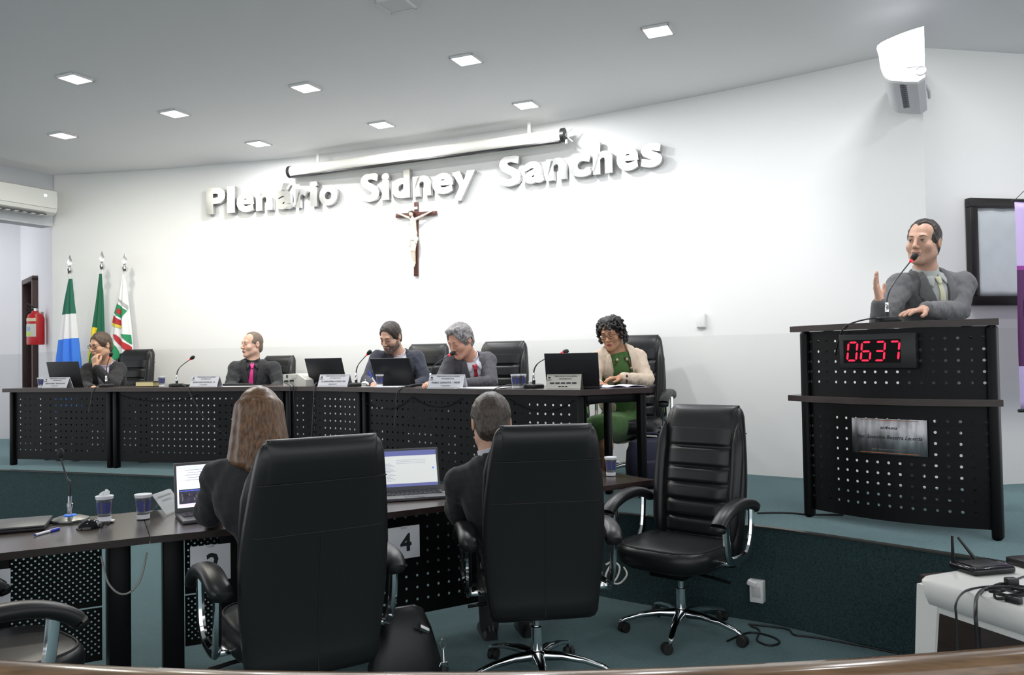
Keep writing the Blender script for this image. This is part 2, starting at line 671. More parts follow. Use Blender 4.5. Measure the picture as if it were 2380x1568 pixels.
# ------------------------------------------------------------------ letters on the curved wall
sign = thing('wall_sign', 'brushed metal letters reading Plenário Sidney Sanches on the curved white wall', 'sign', (0, 0, 0))
GL = [('P', 486, 532), ('l', 535, 554), ('e', 557, 599), ('n', 602, 642), ('á', 649, 689), ('r', 694, 723), ('i', 728, 746), ('o', 749, 793),
      ('S', 846, 891), ('i', 896, 914), ('d', 919, 962), ('n', 967, 1011), ('e', 1013, 1063), ('y', 1060, 1114),
      ('S', 1169, 1221), ('a', 1228, 1275), ('n', 1279, 1326), ('c', 1332, 1385), ('h', 1388, 1435), ('e', 1443, 1496), ('s', 1500, 1551)]
LETM = mat('polished_letter_metal', (0.56, 0.56, 0.545), 0.28, 0.95, noise=(5, 0.25))
base = None
for ch, xa, xb in GL:
    pa, _ = arc_hit(xa, 0.05)
    pb, _ = arc_hit(xb, 0.05)
    pc, th = arc_hit((xa + xb) / 2, 0.018)
    w = (pb - pa).length * 0.97
    mb = text_mesh(ch, 0.262, w, bold=0.045, depth=0.045, res=4)
    xs = [v[0] for v in mb.v]
    cx = (max(xs) + min(xs)) / 2
    mb.v = [(a - cx, b, c) for a, b, c in mb.v]
    if base is None:
        base = (pc.x, pc.y, 3.075)
        sign.location = base
    o = mb.build('letter', LETM, sign, smooth=25)
    o.location = (pc.x - base[0], pc.y - base[1], 0)
    o.rotation_euler = (0, 0, th - PI / 2)

# ------------------------------------------------------------------ projection screen casing
sL, sR = at(672, 386, 8.42), at(1313, 303, 7.17)
sL.z = sR.z = 3.425
ax = (sR - sL)
LEN = ax.length
scr = thing('projector_screen_case', 'long white roll-up projection screen case under the ceiling', 'projector screen', sL, math.atan2(ax.y, ax.x))
prof = [(0.052 * math.cos(a), 0.058 * math.sin(a)) for a in [2 * PI * k / 20 for k in range(20)]]
MB().loft([[(x, p[0], p[1]) for p in prof] for x in (0.03, LEN - 0.03)]).build('casing', mat('cream_case_enamel', (0.80, 0.79, 0.72), 0.3), scr)
for x0 in (0.0, LEN - 0.035):
    MB().loft([[(x, p[0] * 1.08, p[1] * 1.06) for p in prof] for x in (x0, x0 + 0.035)]).build('end_cap', BLACKP, scr)
MB().box((LEN / 2, -0.012, -0.058), (LEN - 0.08, 0.05, 0.018), 0.004).build('slot', BLACKP, scr)
o = text_mesh('VISOGRAF', 0.022, 0.2, bold=0.01, depth=0.001).build('lettering', mat('grey_print', (0.3, 0.3, 0.33), 0.6), scr, smooth=0)
o.location = (LEN - 0.36, -0.0535, 0.005)
mb = MB()
for dz in (-0.06, 0.06):
    mb.tube([(LEN, 0, 0), (LEN + 0.06, 0.03, dz)], 0.006)
mb.tube([(LEN + 0.02, -0.02, -0.05), (LEN + 0.02, -0.02, -0.085)], 0.012)
mb.build('pull_hook', WHITEP, scr)
for x in (0.35, LEN - 0.35):
    MB().box((x, 0.02, 0.11), (0.03, 0.012, 0.13), 0.002).build('bracket', WHITEP, scr)

# ------------------------------------------------------------------ left air conditioner
acs = thing('air_conditioner', 'white split air conditioner with lit digits beside the doorway', 'air conditioner', (0, 0, 0))
a0 = h0 + HD * 0.10 + hn * 0.005
acs.location = (a0.x, a0.y, 3.105)
acs.rotation_euler = (0, 0, math.atan2(-HD.y, -HD.x))       # local +X runs back to the corner; local -Y faces the room
ACL = 1.05
prof = [(0, 0.03), (-0.06, 0.0), (-0.15, 0.005), (-0.205, 0.035), (-0.225, 0.09), (-0.228, 0.20), (-0.215, 0.265), (-0.18, 0.285), (0, 0.285)]
body = [[(x, p[0], p[1]) for p in prof] for x in (-ACL, 0.0)]
ACW = mat('air_conditioner_white', (0.78, 0.79, 0.76), 0.4)
MB().loft(body).build('housing', ACW, acs, smooth=30)
MB().loft([[(x, -0.228 - 0.006, z) for x, z in ((-ACL + .01, .075), (-.015, .075), (-.015, .262), (-ACL + .01, .262))], [(x, -0.222, z) for x, z in ((-ACL + .01, .075), (-.015, .075), (-.015, .262), (-ACL + .01, .262))]]).build('front_panel', ACW, acs)
MB().box((-ACL / 2, -0.152, 0.006), (ACL - 0.2, 0.085, 0.012), 0.002).build('outlet', mat('outlet_dark', (0.10, 0.10, 0.11), 0.6), acs)
for k in range(9):
    MB().box((-0.15 - k * 0.09, -0.152, 0.0), (0.045, 0.075, 0.012), 0.002).build('louvre', ACW, acs)
o = text_mesh('23', 0.022, bold=0.02, depth=0.001).build('display', mat('white_led', (1, 1, 1), 0.4, emit=((0.9, 0.95, 1.0), 4.0)), acs, smooth=0)
o.location = (-0.14, -0.2355, 0.19)

# ------------------------------------------------------------------ white unit high in the right corner
n0, n1 = Vector((2.41, 4.95, 3.125)), Vector((2.775, 5.64, 3.125))
ua = (n1 - n0)
UL = ua.length
unit = thing('wall_unit', 'white box unit with rounded front and grey vented underside high by the corner', 'wall unit', n0, math.atan2(ua.y, ua.x))
prof = [(-0.115, 0.0), (0.03, 0.0), (0.09, 0.025), (0.118, 0.08), (0.13, 0.17), (0.135, 0.235), (0.05, 0.27), (-0.05, 0.292), (-0.115, 0.30)]
prof = [tuple(p_) for p_ in smooth_line([prof[-1], prof[0]] + prof[1:], 3)][3:]
UW = mat('unit_white', (0.86, 0.86, 0.88), 0.3)
MB().loft([[(x, p[0], p[1]) for p in prof] for x in (0.012, UL)]).build('housing', mat('unit_grey', (0.60, 0.60, 0.63), 0.4), unit, smooth=30)
MB().loft([[(x, p[0] * 1.03, p[1] * 1.02 - 0.002) for p in prof] for x in (0.0, 0.05)]).build('end_cover', UW, unit, smooth=30)
for k in range(12):
    MB().box((0.10 + k * 0.045, 0.0, -0.009), (0.028, 0.05, 0.006), 0.001).build('vent', mat('vent_dark', (0.12, 0.12, 0.15), 0.6), unit)
MB().box((-0.002, -0.055, 0.075), (0.004, 0.07, 0.012)).build('sticker', mat('sticker_grey', (0.45, 0.45, 0.5), 0.6), unit)
MB().tube([(-0.003, -0.095 + 0.028 * math.cos(a), 0.04 + 0.026 * math.sin(a)) for a in [2 * PI * k / 16 for k in range(16)]], 0.003, 6, closed=True).build('badge', mat('badge_grey', (0.6, 0.6, 0.63), 0.5), unit)
mb = MB()
mb.tube([(UL - 0.25, -0.11, 0.1), (UL - 0.1, -0.13, 0.1), (UL + 0.06, -0.13, 0.1)], 0.010)
mb.box((UL + 0.02, -0.02, 0.12), (0.1, 0.16, 0.2), 0.004)
mb.build('bracket', GREYP, unit)

# ------------------------------------------------------------------ small things on the walls
pc, th = arc_hit(1630, 0.0)
sw = thing('wall_plate', 'blank white rounded cover plate on the bright wall', 'wall plate', (pc.x, pc.y, 1.69), th - PI / 2)
MB().box((0, -0.012, 0.06), (0.082, 0.024, 0.125), 0.02, seg=4).build('plate', mat('plate_white', (0.80, 0.80, 0.79), 0.4), sw)
MB().box((0, -0.025, 0.06), (0.066, 0.004, 0.105), 0.015, seg=3).build('insert', mat('plate_white2', (0.84, 0.84, 0.83), 0.4), sw)

wr = (right_end - CR).normalized()
wa = math.atan2(wr.y, wr.x)
fr = thing('framed_panel', 'black framed panel covered with pale cloth behind the speaker', 'framed panel', (CR.x + wr.x * 0.31, CR.y + wr.y * 0.31 - 0.002, 1.785), wa)
FW, FH, b = 1.25, 0.755, 0.065
FRM = mat('black_brown_frame', (0.016, 0.014, 0.013), 0.4)
for c, s in (((FW / 2, -0.025, b / 2), (FW, 0.05, b)), ((FW / 2, -0.025, FH - b / 2), (FW, 0.05, b)), ((b / 2, -0.025, FH / 2), (b, 0.048, FH - 2 * b)), ((FW - b / 2, -0.025, FH / 2), (b, 0.048, FH - 2 * b))):
    MB().box(c, s, 0.006).build('frame_bar', FRM, fr)
mb = MB()
NX, NZ = 24, 16
mb.loft([[(b + (FW - 2 * b) * i / NX, -0.016 - 0.006 * math.sin(i * 1.7 + j * .6) * math.sin(j * 0.9) , b + (FH - 2 * b) * j / NZ) for i in range(NX + 1)] for j in range(NZ + 1)], closed=False, caps=False)
mb.build('cloth', mat('pale_cloth', (0.70, 0.76, 0.76), 0.85), fr, solid=0.003)

# hanging banner at the right edge
bn = at(2357, 458, 5.25)
ban = thing('banner', 'lilac and purple hanging roll-up banner with white lettering', 'banner', (bn.x, bn.y, 1.08), 0.10)
BH = 1.35
mb = MB()
mb.loft([[(0.85 * i / 10, 0.006 * math.sin(i * 1.1 + j * .25), BH * j / 24) for i in range(11)] for j in range(25)], closed=False, caps=False)
LIL, PUR = (0.60, 0.46, 0.78), (0.085, 0.012, 0.095)
mb.build('sheet', band_mat('banner_print', [(0, (0.58, 0.47, 0.80)), (0.28, PUR), (0.90, (0.30, 0.03, 0.30)), (0.925, LIL), (1.35, LIL)], rough=0.45), ban, solid=0.002)
MB().tube([(-0.015, 0, BH), (0.87, 0, BH)], 0.008).build('top_rod', BLACKP, ban)
MB().tube([(-0.015, 0, 0), (0.87, 0, 0)], 0.011).build('bottom_rod', BLACKP, ban)
MB().tube([(0, 0, BH), (0.42, 0.05, BH + 0.35), (0.86, 0, BH)], 0.0025, 5).build('cord', BLACKP, ban)
o = text_mesh('P', 0.115, bold=0.03, depth=0.002, align='LEFT').build('lettering', PAPER, ban, smooth=0)
o.location = (0.03, -0.012, 0.60)

# fire extinguisher hung on the side wall
fe = CL + dv * 0.34 - nv * 0.11
ex = thing('fire_extinguisher', 'red fire extinguisher hanging on the wall beside the brown door', 'fire extinguisher', (fe.x, fe.y, 1.71))
MB().lathe([(0.0, 0), (0.086, 0.0), (0.09, 0.012), (0.09, 0.30), (0.075, 0.345), (0.035, 0.37), (0.03, 0.385), (0.0, 0.385)], 24).build('cylinder', REDPAINT, ex)
MB().tube([(0, 0, 0.38), (0, 0, 0.415)], 0.022, 12).build('valve', STEEL, ex)
MB().tube([(0.02, 0, 0.415), (-0.03, -0.01, 0.43), (-0.085, -0.02, 0.475)], 0.009).build('lever', BLACKP, ex)
MB().tube([(0.01, 0, 0.405), (-0.05, -0.01, 0.405), (-0.10, -0.02, 0.42)], 0.008).build('handle', BLACKP, ex)
MB().tube([(-0.02, -0.02, 0.40), (-0.085, -0.03, 0.36), (-0.10, -0.03, 0.25), (-0.098, -0.03, 0.14)], 0.008).build('hose', RUBBER, ex)


def wrap(r, a0, a1, z0, z1, n=10):
    m = MB()
    m.loft([[(r * math.cos(a0 + (a1 - a0) * i / n), r * math.sin(a0 + (a1 - a0) * i / n), z) for i in range(n + 1)] for z in (z0, z1)], closed=False, caps=False)
    return m


wrap(0.0915, -2.9, -1.0, 0.09, 0.235).build('label', mat('extinguisher_label', (0.62, 0.63, 0.58), 0.5), ex)
wrap(0.0925, -2.8, -1.6, 0.10, 0.145).build('tag', mat('yellow_green_tag', (0.52, 0.68, 0.12), 0.5), ex)
wrap(0.0925, -2.7, -1.7, 0.155, 0.205).build('tag', mat('pale_blue_tag', (0.35, 0.44, 0.62), 0.5), ex)
wrap(0.0915, -2.9, -1.0, 0.265, 0.30).build('label', mat('cream_label', (0.75, 0.62, 0.42), 0.5), ex)
MB().box((0.02, 0.095, 0.33), (0.03, 0.02, 0.1), 0.003).build('bracket', STEEL, ex)

# ------------------------------------------------------------------ flags
FY = 8.82
GREEN, WHITE_, BLUE = (0.012, 0.135, 0.085), (0.78, 0.78, 0.80), (0.045, 0.21, 0.80)
FINIAL = mat('silver_finial', (0.72, 0.71, 0.68), 0.18, 1.0)


def flag(px, ytop, levels, label, material):
    top = at(px, ytop, FY)
    t = thing('flag', label, 'flag', (top.x, FY, DAIS), group='flags on poles by the side wall')
    H = top.z - DAIS
    MB().tube([(0, 0, 0.02), (0, 0, H - 0.18)], 0.013, 10).build('pole', mat('white_pole', (0.7, 0.7, 0.68), 0.35), t)
    MB().lathe([(0.0, 0), (0.15, 0), (0.15, 0.02), (0.05, 0.035), (0.02, 0.09), (0, 0.09)], 20).build('base', BLACKP, t)
    mb = MB()
    mb.lathe([(0, -0.22), (0.012, -0.22), (0.012, -0.205), (0.026, -0.195), (0.034, -0.172), (0.026, -0.148), (0.011, -0.138), (0.018, -0.128), (0.010, -0.118), (0, -0.118)], 16)
    mb.loft([[(0.008 * math.cos(a), 0.008 * math.sin(a), -0.12) for a in (0, PI / 2, PI, 1.5 * PI)], [(0.032 * math.cos(a), 0.010 * math.sin(a), -0.085) for a in (0, PI / 2, PI, 1.5 * PI)], [(0.001 * math.cos(a), 0.001 * math.sin(a), 0.0) for a in (0, PI / 2, PI, 1.5 * PI)]])
    mb.v = [(a, b, c + H) for a, b, c in mb.v]
    mb.build('finial', FINIAL, t)
    lv = []
    for (y, xl, xr) in levels:
        a, b_ = at(xl, y, FY), at(xr, y, FY)
        lv.append((a.z - DAIS, a.x - top.x, b_.x - top.x))
    zs = [l[0] for l in lv]
    rings = []
    NZ = 40
    n = 48
    for i in range(NZ + 1):
        z = zs[0] + (zs[-1] - zs[0]) * i / NZ
        k = max(j for j in range(len(lv)) if zs[j] >= z - 1e-6)
        k = min(k, len(lv) - 2)
        s = (z - zs[k]) / (zs[k + 1] - zs[k])
        xl = lv[k][1] + (lv[k + 1][1] - lv[k][1]) * s
        xr = lv[k][2] + (lv[k + 1][2] - lv[k][2]) * s
        cx, hw = (xl + xr) / 2, (xr - xl) / 2
        ring = []
        for q in range(n):
            a = 2 * PI * q / n
            u = math.cos(a)
            dpt = 0.55 * hw + 0.012
            pl = 0.16 * hw * math.sin(5 * u * 1.7 + 0.8 * px + z * 1.5)
            ring.append((cx + hw * u, (dpt * math.sin(a)) * (0.8 if math.sin(a) < 0 else 0.5) + pl * abs(math.sin(a)), z))
        rings.append(ring)
    cl = MB()
    cl.loft(rings)
    cl.build('cloth', material, t, smooth=60)
    return t, cl, top


def zpx(y):
    return at(200, y, FY).z - DAIS


f1m = band_mat('flag_green_white_blue', [(-1, BLUE), (zpx(787), WHITE_), (zpx(731), GREEN), (3, GREEN)], rough=0.7, slant=-0.10)
flag(162, 592, [(648, 160, 168), (700, 150, 173), (760, 141, 180), (835, 131, 188), (960, 120, 196)], 'flag with green, white and blue bands on a silver tipped pole', f1m)
f2m = mat('flag_green_cloth', (0.010, 0.125, 0.062), 0.7)
t2, c2, top2 = flag(237, 583, [(636, 231, 239), (700, 223, 241), (760, 214, 243), (835, 205, 246), (960, 192, 252)], 'green flag with yellow field partly hidden behind the seated man', f2m)


def fpoly(pts, top):
    return [(at(x, y, FY).x - top.x, at(x, y, FY).z - DAIS) for x, y in pts]


FRAME0 = Matrix.Identity(4)
conform(bvh_of(c2), fpoly([(210, 759), (232, 762), (226, 790), (214, 830), (206, 860), (204, 840)], top2), FRAME0, 0.007, 5).build('yellow_field', mat('flag_yellow', (0.85, 0.66, 0.02), 0.7), t2)
f3m = mat('flag_white_cloth', (0.80, 0.80, 0.80), 0.7)
t3, c3, top3 = flag(290, 588, [(638, 284, 291), (700, 272, 299), (760, 260, 306), (835, 250, 312), (960, 242, 322)], 'white municipal flag with coat of arms and a red diagonal stripe', f3m)
b3 = bvh_of(c3)
FG = mat('flag_arms_green', (0.02, 0.27, 0.11), 0.7)
FR = mat('flag_arms_red', (0.48, 0.03, 0.035), 0.7)
FYL = mat('flag_arms_yellow', (0.72, 0.60, 0.08), 0.7)
FGR = mat('flag_arms_grey', (0.42, 0.42, 0.43), 0.7)
for nm, pts, m in (('arms_field', [(275, 704), (298, 722), (287, 742), (267, 728)], FG), ('arms_lower_field', [(264, 729), (286, 743), (290, 758), (261, 748)], FR),
                   ('arms_scroll', [(259, 748), (290, 758), (288, 764), (258, 755)], FYL), ('arms_wave', [(267, 727), (287, 741), (286, 745), (265, 731)], PAPER),
                   ('arms_crown', [(277, 696), (280, 694), (302, 712), (300, 720)], FGR), ('arms_emblem', [(279, 716), (288, 722), (284, 732), (276, 726)], FR),
                   ('stripe_green', [(256, 782), (263, 790), (278, 806), (290, 835), (251, 838)], FG), ('stripe_green', [(285, 776), (307, 778), (309, 800), (300, 794)], FG),
                   ('stripe_red', [(267, 777), (276, 777), (288, 790), (309, 806), (310, 818), (300, 815), (281, 799)], FR)):
    conform(b3, fpoly(pts, top3), FRAME0, 0.006 if nm != 'arms_emblem' and nm != 'arms_wave' else 0.009, 5).build(nm, m, t3)


# ------------------------------------------------------------------ perforated sheet panels
def perforated(line, z0, z1, rows, spacing, r, s0=None, stagger=False, skip=None):
    """sheet standing on a plan polyline with real round holes; rows = (first row height, count), counted downward"""
    P = [Vector((p[0], p[1])) for p in line]
    L = [0.0]
    for a, b_ in zip(P, P[1:]):
        L.append(L[-1] + (b_ - a).length)

    def pos(s, z):
        s = max(0.0, min(L[-1], s))
        j = 0
        while j < len(P) - 2 and L[j + 1] < s:
            j += 1
        t = (s - L[j]) / max(1e-9, L[j + 1] - L[j])
        p = P[j].lerp(P[j + 1], t)
        return (p.x, p.y, z)

    zt, nr = rows
    total = L[-1]
    mrg = spacing * 0.8 if s0 is None else s0
    nc = int((total - 2 * mrg) / spacing) + 1
    left = (total - (nc - 1) * spacing) / 2
    sx = [0.0] + [left - spacing / 2 + i * spacing for i in range(nc + 1)] + [total]
    ztop, zbot = zt + spacing / 2, zt - (nr - 0.5) * spacing
    mb = MB()
    sub = max(2, int(total / 0.06))
    fine = sorted(set([round(x, 6) for x in sx]))

    def strip(za, zb):
        for a, b_ in zip(fine, fine[1:]):
            mb.add([pos(a, za), pos(b_, za), pos(b_, zb), pos(a, zb)], [(0, 1, 2, 3)])
    if z1 - ztop > 1e-4:
        strip(ztop, z1)
    if zbot - z0 > 1e-4:
        strip(z0, zbot)
    for j in range(nr):
        zc = zt - j * spacing
        za, zb = zc - spacing / 2, zc + spacing / 2
        mb.add([pos(0, za), pos(sx[1], za), pos(sx[1], zb), pos(0, zb)], [(0, 1, 2, 3)])
        mb.add([pos(sx[-2], za), pos(total, za), pos(total, zb), pos(sx[-2], zb)], [(0, 1, 2, 3)])
        for i in range(nc):
            a = left + (i - 0.5) * spacing
            b_ = a + spacing
            c = (a + b_) / 2
            if (stagger and (i + j) % 2) or (skip and skip(c / total, zc)):
                mb.add([pos(a, za), pos(b_, za), pos(b_, zb), pos(a, zb)], [(0, 1, 2, 3)])
                continue
            zz = zc
            vs_ = [pos(a, za), pos(b_, za), pos(b_, zb), pos(a, zb)]
            for k in range(8):
                t = 2 * PI * (k + 0.5) / 8 - 0.75 * PI - PI / 8
                vs_.append(pos(c + r * math.cos(t), zz + r * math.sin(t)))
            # inner points start at the lower left corner and run counter-clockwise
            mb.add(vs_, [(q, (q + 1) % 4, 4 + (2 * q + 2) % 8, 4 + (2 * q + 1) % 8, 4 + (2 * q) % 8) for q in range(4)])
    return mb


# ------------------------------------------------------------------ the long desk on the dais
FRONT = [(-4.88, 7.84), (-3.72, 7.50), (-1.98, 6.98), (-1.72, 6.87), (-1.48, 6.71), (-1.26, 6.52), (-0.6, 5.96), (-0.25, 5.69), (0.05, 5.50), (0.25, 5.37), (0.43, 5.26)]
UNITS = [(0, 1, 'dark dais desk unit below the flags'), (1, 2, 'dark straight dais desk unit where the man in the pink tie sits'), (2, 5, 'curved dais desk corner unit under the white equipment box'),
         (5, 7, 'dark dais desk unit in front of the man in the navy suit'), (7, 10, 'dais desk unit in front of the woman in the beige blazer')]
DEPTH = 0.62


def desk_offset(d):
    return offset_line(FRONT, d)


back_line = desk_offset(DEPTH)
pan_line = desk_offset(0.09)
for a, b_, lab in UNITS:
    c = FRONT[a]
    t = thing('desk_unit', lab, 'desk', (c[0], c[1], DAIS), group='dais desk units')

    def loc(pts):
        return [(p[0] - c[0], p[1] - c[1]) for p in pts]
    fl, bl, pl = loc(FRONT[a:b_ + 1]), loc(back_line[a:b_ + 1]), loc(pan_line[a:b_ + 1])
    if b_ == 10:
        fl.append((0.93 - c[0], 5.50 - c[1]))
        bl.append((0.62 - c[0], 5.98 - c[1]))
        bl[-2] = (0.52 - c[0], 5.90 - c[1])
    MB().ribbon(fl, bl, 0.705, 0.74).build('top', DESKTOP, t, smooth=20)
    MB().ribbon(offset_line(fl, -0.003), offset_line(fl, 0.004), 0.704, 0.7395).build('edge_band', DESKEDGE, t, smooth=20)
    perforated([tuple(p) for p in resample(pl, 0.03)], 0.06, 0.70, (0.635, 9), 0.0605, 0.0085, s0=0.10).build('modesty_panel', BLACKM, t, smooth=0, solid=0.003)
    for e, q in ((0, pl[0]), (1, pl[-1])):
        d = Vector(pl[1]) - Vector(pl[0]) if e == 0 else Vector(pl[-1]) - Vector(pl[-2])
        d.normalize()
        ang = math.atan2(d.y, d.x)
        R = Matrix.Rotation(ang, 3, 'Z')
        cpos = Vector(q) + d * (0.035 if e == 0 else -0.035)
        MB().box((cpos.x, cpos.y, 0.352), (0.045, 0.06, 0.704), 0.012, R=R).build('post', BLACKM, t)
        nn = Vector((-d.y, d.x))
        MB().box((cpos.x + nn.x * 0.4, cpos.y + nn.y * 0.4, 0.352), (0.045, 0.06, 0.704), 0.012, R=R).build('post', BLACKM, t)
        MB().box((cpos.x + nn.x * 0.2, cpos.y + nn.y * 0.2, 0.66), (0.03, 0.36, 0.05), 0.004, R=R).build('rail', BLACKM, t)
    if b_ == 10:
        e = Vector((0.86 - c[0], 5.52 - c[1]))
        R = Matrix.Rotation(0.45, 3, 'Z')
        MB().box((e.x, e.y, 0.352), (0.05, 0.06, 0.704), 0.012, R=R).build('leg', BLACKM, t)
        q = Vector(pl[-1])
        mid = (q + e) / 2
        MB().box((mid.x, mid.y + 0.02, 0.675), ((e - q).length, 0.03, 0.06), 0.004, R=Matrix.Rotation(math.atan2(e.y - q.y, e.x - q.x), 3, 'Z')).build('rail', BLACKM, t)


def on_desk(px, back):
    p, ang = line_hit(px, desk_offset(back) + [(0.62 + 0.3, 5.75)])
    return Vector((p.x, p.y, DESK)), ang


# ------------------------------------------------------------------ front desks on the floor
FD = [(-2.75, 2.80), (-1.54, 3.47), (-0.74, 3.835), (0.82, 4.80)]
FLAB = ['front desk unit holding the closed laptop and mouse', 'front desk unit between the two rows of number cards 2 and 4', 'front desk unit with the card numbered 4 on its panel']
fdepth = [0.66, 0.66, 0.56]
fback = offset_line(FD, 0.66)
fback[3] = (0.82 - 0.30, 4.80 + 0.47)
for u in range(3):
    a, b_ = Vector(FD[u]), Vector(FD[u + 1])
    d = (b_ - a)
    Lu = d.length
    t = thing('front_desk', FLAB[u], 'desk', (a.x, a.y, 0), math.atan2(d.y, d.x), 'desks on the lower floor')
    Dp = fdepth[u]
    Ri = Matrix.Rotation(-math.atan2(d.y, d.x), 2)
    ba, bb = [Ri @ (Vector(q) - a) for q in (fback[u], fback[u + 1])]
    MB().prism([(0.0015, 0), (Lu - 0.0015, 0), (bb.x - 0.0015, bb.y), (ba.x + 0.0015, ba.y)], 0.72, 0.75).build('top', DESKTOP, t)
    MB().box((Lu / 2, 0.0, 0.735), (Lu - 0.006, 0.004, 0.029)).build('edge_band', DESKEDGE, t)
    legs = (0.10, Lu - 0.10) if u < 2 else (0.10, Lu - 0.62)
    for x in legs:
        MB().box((x, Dp * 0.62, 0.36), (0.09, 0.30 if u < 2 else 0.12, 0.72), 0.01).build('leg', BLACKM, t)
    if u < 2:
        xm = Lu * 0.52
        for x0, x1 in ((0.16, xm - 0.13), (xm + 0.13, Lu - 0.16)):
            for z0, z1 in ((0.10, 0.345), (0.352, 0.70)):
                nr = int((z1 - z0 - 0.02) / 0.0150)
                mbp = perforated([(x0, Dp * 0.80), (x1, Dp * 0.80)], z0, z1, (z1 - 0.016, nr), 0.0150, 0.0046, s0=0.012, stagger=True)
                mbp.build('perforated_panel', BLACKM, t, smooth=0)
        MB().box((xm, Dp * 0.79, 0.40), (0.27, 0.02, 0.62), 0.003).build('centre_panel', BLACKM, t)
    else:
        perforated([(0.16, Dp * 0.66), (Lu - 0.66, Dp * 0.66)], 0.12, 0.70, (0.64, 8), 0.063, 0.0075, s0=0.05).build('perforated_panel', BLACKM, t, smooth=0, solid=0.003)
    MB().box((Lu / 2, Dp * 0.55, 0.695), (Lu - 0.3, 0.04, 0.045), 0.004).build('rail', BLACKM, t)


def fd_point(px, py, z=0.75):
    return atz(px, py, z)


# ------------------------------------------------------------------ lectern
LP, RP = Vector((1.72, 4.80)), Vector((2.42, 4.13))
le = (RP - LP)
LW = le.length
le.normalize()
ln = Vector((le.y, -le.x))          # towards the audience
if ln.y > 0:
    ln = -ln
LROT = math.atan2(le.y, le.x)
lect = thing('lectern', 'tall black perforated lectern with curved front and dark wood shelves', 'lectern', (LP.x, LP.y, DAIS), LROT)
# local: x along the front, -y to the audience
assert (Matrix.Rotation(LROT, 2) @ Vector((0, -1))).dot(ln) > 0.9


def lcurve(x0, x1, off=0.0, n=32, bulge=0.10):
    return [(x0 + (x1 - x0) * i / n, -off - bulge * (1 - (2 * (x0 + (x1 - x0) * i / n) / LW - 1) ** 2)) for i in range(n + 1)]


def lpanel_world(x, z, out=0.0):
    y = -out - 0.10 * (1 - (2 * x / LW - 1) ** 2)
    p = Matrix.Rotation(LROT, 2) @ Vector((x, y))
    return Vector((LP.x + p.x, LP.y + p.y, DAIS + z))


perforated(lcurve(0.0, LW), 0.70, 1.075, (1.018, 5), 0.0575, 0.0078, s0=0.035).build('upper_panel', BLACKM, lect, smooth=0, solid=0.003)
perforated(lcurve(0.0, LW), 0.05, 0.67, (0.590, 9), 0.0575, 0.0078, s0=0.035).build('lower_panel', BLACKM, lect, smooth=0, solid=0.003)
for x in (0.0, LW):
    for y in (0.0, 0.33):
        MB().box((x - (0.20 if y and x else 0), y, 0.54), (0.05, 0.075, 1.08), 0.02, seg=3).build('post', BLACKM, lect)
    R_ = Matrix.Rotation(0.545 if x else 0.0, 3, 'Z')
    MB().box((x - (0.10 if x else 0), 0.165, 1.0), (0.03, 0.30, 0.05), 0.004, R=R_).build('rail', BLACKM, lect)
    MB().box((x - (0.10 if x else 0), 0.165, 0.35), (0.02, 0.28, 0.55), 0.004, R=R_).build('side_panel', BLACKM, lect)


def shelf(z, x0, x1, off, depth, name):
    f_ = lcurve(x0, x1, off, 40)
    f_ = [(x, min(y, 0.03)) for x, y in f_]
    bk_ = [(x0 + (x1 - 0.27 * depth / 0.38 - x0) * i / 40, depth) for i in range(41)]
    MB().ribbon(f_, bk_, z, z + 0.034).build(name, DESKTOP, lect, smooth=30)
    MB().ribbon(offset_line(f_, -0.003), offset_line(f_, 0.004), z + 0.0005, z + 0.0335).build(name + '_edge', DESKEDGE, lect, smooth=30)


shelf(1.078, -0.10, LW + 0.035, 0.03, 0.38, 'lid')
shelf(0.672, -0.11, LW + 0.05, 0.06, 0.30, 'shelf')


def lect_x(px, z, out=0.0):
    lo, hi = -0.2, LW + 0.2
    for _ in range(50):
        m_ = (lo + hi) / 2
        if pix(lpanel_world(m_, z, out))[0] < px:
            lo = m_
        else:
            hi = m_
    return lo


def lect_local(x, z, out):
    """frame on the curved lectern front: position and turn in lectern space"""
    y = -out - 0.10 * (1 - (2 * x / LW - 1) ** 2)
    slope = 0.10 * 4 / LW * (2 * x / LW - 1)
    return Vector((x, y, z)), math.atan(slope)


# clock with red digits
xc = lect_x(2046, 0.95)
p, a = lect_local(xc, 0.865, 0.035)
pw = Matrix.Rotation(LROT, 3, 'Z') @ p + lect.location
clk = thing('digital_clock', 'black digital timer with red digits fixed on the lectern front', 'clock', pw, LROT + a)
CW, CH = 0.40, 0.185
MB().box((0, 0, CH / 2), (CW, 0.045, CH), 0.006).build('case', BLACKP, clk)
MB().box((-0.025, -0.0235, CH / 2), (CW - 0.10, 0.002, 0.125)).build('window', mat('clock_window', (0.002, 0.002, 0.002), 0.3, spec=0.1), clk)
SEGS = {'0': 'abcdef', '6': 'afedcg', '3': 'abgcd', '7': 'abc'}
LED = mat('red_led', (1, 0.02, 0.06), 0.4, emit=((1.0, 0.005, 0.035), 1.7))
dh, dw = 0.098, 0.048


def seg_poly(p0, p1, w):
    p0, p1 = Vector(p0), Vector(p1)
    d = (p1 - p0).normalized()
    n = Vector((-d.y, d.x))
    return [p0 + d * 0.004, p0 + d * 0.010 + n * w, p1 - d * 0.010 + n * w, p1 - d * 0.004, p1 - d * 0.010 - n * w, p0 + d * 0.010 - n * w]


